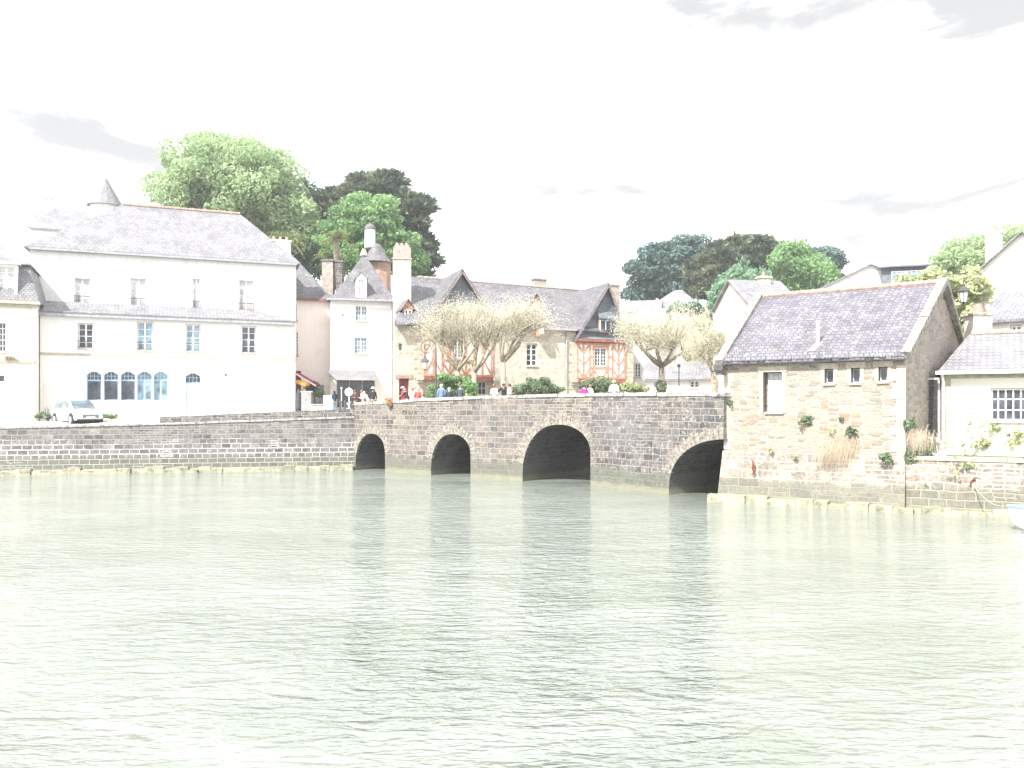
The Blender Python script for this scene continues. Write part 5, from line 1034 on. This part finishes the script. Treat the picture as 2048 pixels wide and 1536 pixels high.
# ------------------------------------------------------------------ parked car
def car():
    p = at(155, 835, 50.6); o = thing('parked_car', 'white compact car parked on the quay facing the water at an angle', 'car', (p.x, 50.6, 2.93), R(-42))
    paint = plain('white_car_paint', (.6,.61,.62), .25, .03, 2, .5); blk = T['dark']
    # body lofted along x (front +x): (x, half width at sill, half width at waist, sill z, waist z)
    def loft(rows, name, mat, par):
        mb = MB(); k = len(rows[0])
        for r in rows: mb.v += [tuple(q) for q in r]
        for i in range(len(rows)-1):
            for j in range(k-1): a = i*k+j; mb.f.append((a, a+1, a+k+1, a+k))
        mb.f.append(tuple(range(k))[::-1]); mb.f.append(tuple((len(rows)-1)*k+i for i in range(k)))
        return mb.build(name, mat, par, True)
    prof = [(-2.1, .62, .78, .5, .82), (-2.08, .8, .84, .3, .98), (-1.7, .86, .87, .24, 1.02), (-.8, .88, .88, .22, 1.0), (.2, .88, .88, .22, .98), (1.0, .88, .87, .22, .95), (1.6, .86, .82, .24, .86), (1.95, .8, .72, .28, .74), (2.12, .62, .55, .36, .6)]
    rows = []
    for x, ws, ww, z0, z1 in prof:
        zm = (z0+z1)/2; rows.append([(x, y, z) for y, z in ((-ws*.9, z0), (-ws, z0+.08), (-max(ws, ww), zm), (-ww, z1-.04), (-ww*.86, z1), (0, z1+.03), (ww*.86, z1), (ww, z1-.04), (max(ws, ww), zm), (ws, z0+.08), (ws*.9, z0))])
    b = loft(rows, 'body', paint, o)
    cab = [(-2.02, .6, 1.0, 1.02), (-1.75, .7, 1.0, 1.42), (-1.3, .68, .99, 1.55), (-.4, .66, .98, 1.6), (.25, .64, .97, 1.53), (.75, .68, .95, 1.22), (1.12, .74, .92, .96)]
    rows = [[(x, y, z) for y, z in ((-.84 if x > -1.9 else -.74, zb_), (-w_-.04, (zb_+zt)/2+.06), (-w_+.04, zt-.03), (0, zt+.02), (w_-.04, zt-.03), (w_+.04, (zb_+zt)/2+.06), (.84 if x > -1.9 else .74, zb_))] for x, w_, zb_, zt in cab]
    g = loft(rows, 'roof', paint, o)
    gl = glassy('car_glass', (.07,.1,.12), .05)
    ws = MB().face([(1.06, -.66, 1.0), (1.06, .66, 1.0), (.34, .56, 1.5), (.34, -.56, 1.5)]); ws.v = [(x+.03, y, z+.03) for x, y, z in ws.v]; ws.build('windscreen', gl, o)
    for sy in (-1, 1):
        m = MB()
        for x0, x1, x2, x3 in ((-.35, .78, .22, -.35), (-1.62, -.42, -.42, -1.4)):
            m.face([(x0, sy*.845, 1.03), (x1, sy*.835, 1.03), (x2, sy*.7, 1.47), (x3, sy*.71, 1.5)] if sy < 0 else [(x0, sy*.845, 1.03), (x3, sy*.71, 1.5), (x2, sy*.7, 1.47), (x1, sy*.835, 1.03)])
        m.build('side_window', gl, o)
        h = MB().face([(1.72, sy*.83, .66), (2.06, sy*.6, .6), (1.98, sy*.56, .74), (1.66, sy*.79, .8)]); h.v = [(x+.035, y*1.03, z) for x, y, z in h.v]; h.build('headlight', glassy('lamp_glass', (.35,.37,.38), .1), o)
        MB().lathe([(.02, -.05), (.08, -.03), (.09, .04), (.03, .08)], (.72, sy*.98, 1.03), 8).build('wing_mirror', paint, o)
        for x in (-1.35, 1.35):
            wh_ = MB().tube([(x, sy*.68, .32), (x, sy*.9, .32)], .33, 20).build('wheel', blk, o, False); MB().tube([(x, sy*.895, .32), (x, sy*.91, .32)], .2, 12).build('rim', plain('alloy', (.45,.45,.46), .35, .1), wh_)
            MB().tube([(x, sy*.8, .36), (x, sy*.893, .36)], .39, 20).build('wheel_arch', blk, b)
    MB().box(2.0, 2.14, -.46, .46, .44, .66).build('grille', blk, o); mm = MB(); [mm.box(2.141, 2.155, -.44, .44, z, z+.025) for z in (.48, .55, .62)]; mm.build('grille_bars', plain('chrome', (.5,.5,.5), .2, .05), o)
    MB().box(2.156, 2.166, -.26, .26, .42, .52).build('number_plate', T['wframe'], o); MB().box(1.9, 2.1, -.74, .74, .24, .36).build('lower_bumper', blk, o)
car()
# ------------------------------------------------------------------ lamps
def lantern(root, x, z, s=1.0, y=0):
    ln = MB().lathe([(.03, .34), (.07, .3), (.05, .26), (.12, .2), (.26, .04), (.28, 0), (.22, -.02)], (x, y, z), 4 if s > 5 else 6).build('lantern_hood', T['iron'], root)
    MB().lathe([(.12, -.46), (.2, -.03)], (x, y, z), 6).build('lantern_glass', plain('lantern_glass', (.5,.5,.48), .2, .05), root)
    f = MB()
    for k in range(6): a = k*math.pi/3; f.tube([(x+.205*math.cos(a), y+.205*math.sin(a), z-.02), (x+.125*math.cos(a), y+.125*math.sin(a), z-.46)], .012, 4)
    f.lathe([(.13, -.46), (.14, -.48), (.05, -.52), (.015, -.58)], (x, y, z), 6); f.build('lantern_frame', T['iron'], root)
D = 50.0; p = at(872, 800, D); lp = thing('street_lamp', 'dark iron swan-neck street lamp with spiral scroll rising from the bridge', 'street lamp', (p.x, D, 3.62))
zt = zat(695, D)-3.62; MB().lathe([(.12, 0), (.12, .25), (.07, .4), (.06, 1.2), (.045, zt)], (0, 0, 0), 8).build('pole', T['iron'], lp)
r0 = .47; path = [(-r0+r0*math.cos(a), 0, zt+r0*math.sin(a)) for a in np.linspace(0, math.pi, 14)]
cx, cz = -r0-.1, zt-.03
for a in np.linspace(math.pi, math.pi+4.4*math.pi/2*1.35, 34): rr = max(.06, .38*(1-(a-math.pi)/(4.4*math.pi/2*1.35)*.85)); path.append((cx+rr*math.cos(a), 0, cz+rr*math.sin(a)))
MB().tube(path, .026, 6).build('scroll', T['iron'], lp); lx = -r0-.22; MB().tube([(lx, 0, cz-.34), (lx, 0, cz-.52)], .02, 5).build('hanger', T['iron'], lp); lantern(lp, lx, cz-.85)
D = 34.9; p = at(1888, 575, D); lp = thing('wall_lantern', 'dark hexagonal lantern on a curved iron bracket above the mill gable peak', 'street lamp', (p.x, D, zat(585, D)))
h = zat(550, D)-zat(585, D); MB().tube([(0, 0, -.3), (0, 0, h*.7), (.05, 0, h*.95), (.16, 0, h+.02), (.9, 0, h+.08)]+[(.9+.14*math.sin(a)*(1-a/9), 0, h-.06+.14*math.cos(a)*(1-a/9)) for a in np.linspace(0, 4.2, 12)], .022, 6).build('bracket', T['iron'], lp)
MB().tube([(.86, 0, h-.14), (.86, 0, h-.34)], .012, 4).build('hanger', T['iron'], lp); lantern(lp, .86, h-.72)
p = at(1358, 780, 52); lp = thing('lamp_post', 'thin black post with small lamp head in front of the low white cottage', 'lamp post', (p.x, 52, 3.6)); zt = zat(735, 52)-3.6
MB().lathe([(.06, 0), (.035, .4), (.03, zt)], (0, 0, 0), 6).build('pole', T['iron'], lp); MB().lathe([(.03, zt), (.12, zt+.05), (.1, zt+.18), (.02, zt+.24)], (0, 0, 0), 8).build('lamp_head', T['iron'], lp)
# ------------------------------------------------------------------ round sign, posts, cafe furniture, stalls by the pink house
p = at(698, 784, 54); sg = thing('round_sign', 'round white road sign seen from behind on a pale pole', 'sign', (p.x, 54, 3.55)); zs = p.z-3.55
MB().tube([(0, 0, 0), (0, 0, zs+.3)], .035, 8).build('pole', T['wpipe'], sg); MB().tube([(0, -.05, zs), (0, -.07, zs)], .27, 24).build('disc', T['wpipe'], sg)
p = at(683, 775, 55.5); sg = thing('slim_post', 'slim pale post with a small round top left of the road sign', 'post', (p.x, 55.5, 3.5)); zs = zat(778, 55.5)-3.5
MB().tube([(0, 0, 0), (0, 0, zs)], .03, 8).build('pole', T['wpipe'], sg); MB().lathe([(.03, zs), (.08, zs+.05), (.02, zs+.13)], (0, 0, 0), 8).build('knob', T['wpipe'], sg)
for i, (px, lb) in enumerate(((681, 'leftmost dark bollard below the slim post'), (690, 'dark bollard between the slim post and the road sign'), (703, 'dark bollard right of the road sign pole'))):
    p = at(px, 817, 54.5); tag(MB().lathe([(.09, 0), (.08, .1), (.07, .85), (.1, .88), (.08, .98), (.02, 1.02)], (0, 0, 0), 10).build('bollard', T['iron']), lb, 'bollard', 'dark bollards by the road sign').location = (p.x, 54.5, 3.45)
fx = at(612, 745, 63); ra = thing('red_awning', 'dark red awning with white edge sloping out from the white quay house corner', 'awning', (at(600, 745, 62.5).x, 62.5, zat(745, 62.5)))
MB().slab([(-.35, 0, 0), (-.35, 1.6, 0.0), (1.25, 1.6, -.95), (1.25, 0, -.95)], .04).build('canopy', plain('red_canvas', (.3,.02,.05), .85, .15), ra); MB().slab([(-.35, -.03, -.02), (-.35, -.003, -.02), (1.25, -.003, -.98), (1.25, -.03, -.98)], .14).build('valance', T['wpipe'], ra)
oa = thing('orange_awning', 'small orange stall awning below the dark red awning', 'awning', (at(592, 765, 60.8).x, 60.8, zat(762, 60.8))); MB().slab([(-.1, 0, .06), (-.1, 1.2, .12), (.72, 1.2, -.12), (.72, 0, -.2)], .22).build('canopy', plain('orange_canvas', (.5,.22,.04), .85, .15), oa)
p = at(598, 818, 60.5); cp2 = thing('closed_parasol', 'closed dark grey parasol at the corner of the white quay house', 'parasol', (p.x, 60.4, 3.4))
MB().tube([(0, 0, 0), (0, 0, 2.0)], .03, 6).build('pole', T['iron'], cp2); MB().lathe([(.2, .35), (.26, .5), (.24, 1.2), (.16, 1.7), (.03, 2.0)], (0, 0, 0), 9).build('canopy', plain('dark_canvas', (.06,.06,.075), .9, .3, 8), cp2)
p = at(612, 818, 60); cb = thing('stall_cabinet', 'tall pale grey cabinet standing right of the closed parasol', 'cabinet', (p.x, 60, 3.4)); MB().box(-.36, .36, 0, .5, .05, 1.75).build('body', plain('grey_cabinet', (.24,.24,.25), .6, .1), cb)
MB().box(-.4, .4, -.04, .54, 1.753, 1.82).build('lid', T['wpipe'], cb); MB().lathe([(.05, 0), (.05, .02)], (0, 0, 0), 10).build('handle', T['iron'], cb).location = (0, -.02, 1.2); MB().box(-.34, .34, .02, .48, 0, .048).build('plinth', T['iron'], cb)
p = at(656, 800, 59.5); mb_ = thing('menu_board', 'white menu board on legs left of the person in jeans', 'board', (p.x, 59.5, 3.4)); MB().box(-.34, .34, 0, .04, .65, 1.5).build('panel', T['wframe'], mb_)
m = MB(); [m.box(-.24, random.uniform(.0, .24), -.008, -.003, z, z+.025) for z in np.arange(.78, 1.4, .085)]; m.build('writing_lines', plain('grey_ink', (.2,.25,.35), .8, .1), mb_)
for sx in (-1, 1): MB().box(sx*.3-.025, sx*.3+.025, .045, .09, 0, 1.4).build('leg', T['timber'], mb_)
rl = thing('low_railing', 'low red and white cafe railing behind the quay parapet', 'railing', (at(622, 815, 58.8).x, 58.8, 3.4)); Wr = at(665, 815, 58.8).x-at(622, 815, 58.8).x
for i in range(4): MB().box(Wr*i/3-.03, Wr*i/3+.03, -.03, .03, 0, .78).build('post', T['timber'], rl)
MB().box(-.03, Wr+.03, -.035, .035, .783, .84).build('rail', T['wpipe'], rl)
for i in range(3): MB().box(Wr*i/3+.05, Wr*(i+1)/3-.05, -.012, .012, .3, .7).build('panel', T['wframe'], rl)
p = at(697, 812, 56); pl_ = thing('planter', 'pale square planter with white flowers beside the road sign', 'planter', (p.x, 56, 3.5)); MB().prism([(-.2, -.2, 0), (.2, -.2, 0), (.2, .2, 0), (-.2, .2, 0)], (0, 0, .5)).build('pot', T['wpipe'], pl_)
leaves(np.array([[0, 0, .62]]), np.array([[.3, .3, .22]]), 300, .08, T['l_shrub'], pl_, 'foliage'); leaves(np.array([[0, 0, .7]]), np.array([[.3, .3, .2]]), 60, .07, T['wpipe'], pl_, 'flowers', shell=.9)
p = at(1383, 790, 47)
ft_ = at(960, 787, 53); tb_ = thing('cafe_table', 'grey table with round top under the timber house jetty', 'table', (ft_.x, SB(960, 3.5), 3.62)); MB().lathe([(.5, 1.02), (.5, 1.06)], (0, 0, 0), 20).build('top', T['coping'], tb_); MB().lathe([(.2, 0), (.05, .05), (.04, 1.02)], (0, 0, 0), 10).build('pedestal', T['iron'], tb_)
fp_ = thing('flower_pot', 'orange flowers in a pot hanging on the bridge wall below the red door', 'flowers', (at(778, 800, S1.D(778)-.12).x, S1.D(778)-.14, zat(803, S1.D(778)))); MB().lathe([(.12, -.25), (.2, .0)], (0, 0, 0), 8).build('pot', T['tile'], fp_); leaves(np.array([[0, 0, .08], [.05, -.08, -.12]]), np.array([[.25, .16, .16], [.2, .12, .25]]), 380, .07, leafmat('orange_petals', (.35,.12,.06), (.5,.25,.15), (.3,.3,.12), .2), fp_, 'blooms')
# ------------------------------------------------------------------ mooring ring, rope, boat, floating tide marks
p = at(1946, 967, 29.83); tag(MB().tube([(.13*math.cos(a)*(.7), -.05*math.sin(a), .17*math.sin(a)) for a in np.linspace(0, 2*math.pi, 17)], .03, 6).build('mooring_ring', bpy.data.materials['rusty_iron']), 'rusty mooring ring on the quay wall below the creeper', 'mooring ring').location = (p.x, 29.83, p.z)
BD = 26.2; bp_ = at(2016, 1012, BD); bo = thing('moored_boat', 'small white and pale blue boat with its bow entering at the right edge', 'boat', (bp_.x, BD, 0), R(-4))
def hull():
    mb = MB(); rows = []; L_ = 4.2; nst = 12
    for i in range(nst+1):
        t = i/nst; w_ = .85*(1-(1-min(1, t*1.6))**2)**.9*(1-.12*max(0, t-.6)) if t > 0 else .012; x = L_*t; sh = .78-.22*t**.7; k = -.12 if t > .08 else .1-.22*t/.08
        rows.append([(x-.18*(1-t)*(z_ == 0)*0+q, y, z) for q, y, z, z_ in ((.35*(1-t)**4*.9, 0, k, 0), (.25*(1-t)**4, w_*.55, k+.08, 0), (.1*(1-t)**4, w_*.92, .25, 1), (0, w_, sh, 1))])
    m = len(rows[0])
    for s_ in (1, -1):
        b0 = len(mb.v)
        for r in rows: mb.v += [(x, y*s_, z) for x, y, z in r]
        for i in range(nst):
            for j in range(m-1): a = b0+i*m+j; mb.f.append((a, a+1, a+m+1, a+m) if s_ > 0 else (a+m, a+m+1, a+1, a))
    return mb, rows
mb, rows = hull(); hu = mb.build('hull', plain('white_gelcoat', (.62,.64,.66), .3, .06, 2, .5), bo, True)
tr = MB(); 
for s_ in (1, -1): tr.tube([(r[3][0]-.01, r[3][1]*s_, r[3][2]+.01) for r in rows], .045, 6)
tr.build('gunwale', plain('blue_gunwale', (.2,.32,.45), .5, .1), bo)
MB().slab([(r[3][0]+.04, r[3][1]*.95, r[3][2]-.12) for r in rows]+[(r[3][0]+.04, -r[3][1]*.95, r[3][2]-.12) for r in reversed(rows)], .02).build('deck', plain('pale_blue_deck', (.4,.46,.52), .5, .1), bo)
MB().box(1.9, 2.3, -.7, .7, .42, .5).build('thwart', T['quoin'], bo)
q0, q1 = Vector((p.x+.02, 29.76, p.z-.12)), Vector((bp_.x+.12, BD, .8)); path = [q0.lerp(q1, t)+Vector((0, 0, -.28*math.sin(math.pi*t))) for t in np.linspace(0, 1, 12)]
tag(MB().tube(path, .014, 5).build('mooring_rope', plain('rope', (.4,.36,.28), .9, .2)), 'pale mooring rope slung from the rusty ring to the boat bow', 'rope')
# overhead wires at the right and behind the bare trees
for lb, a_, b_, r_ in (('thin overhead cable rising to the right above the cream house', at(1905, 548, 36), at(2080, 512, 40), .012), ('thin overhead cable crossing the gap in front of the dark pines', at(1230, 566, 80), at(1470, 590, 66), .018)):
    tag(MB().tube([a_.lerp(b_, t)+Vector((0, 0, -.3*math.sin(math.pi*t))) for t in np.linspace(0, 1, 9)], r_, 4).build('cable', T['iron']), lb, 'cable')
# ------------------------------------------------------------------ thin volume added to lift the dark tones to a washed-out look
hm = bpy.data.materials.new('added_haze_air'); hm.use_nodes = True; t_ = hm.node_tree; t_.nodes.remove(t_.nodes['Principled BSDF']); pv = t_.nodes.new('ShaderNodeVolumePrincipled')
pv.inputs['Color'].default_value = (.97, .98, 1, 1); pv.inputs['Density'].default_value = .0007; pv.inputs['Anisotropy'].default_value = .2
t_.links.new(pv.outputs[0], t_.nodes['Material Output'].inputs['Volume'])
tag(MB().box(-470, 470, -90, 800, -6.5, 50).build('added_haze', hm), kind='stuff')
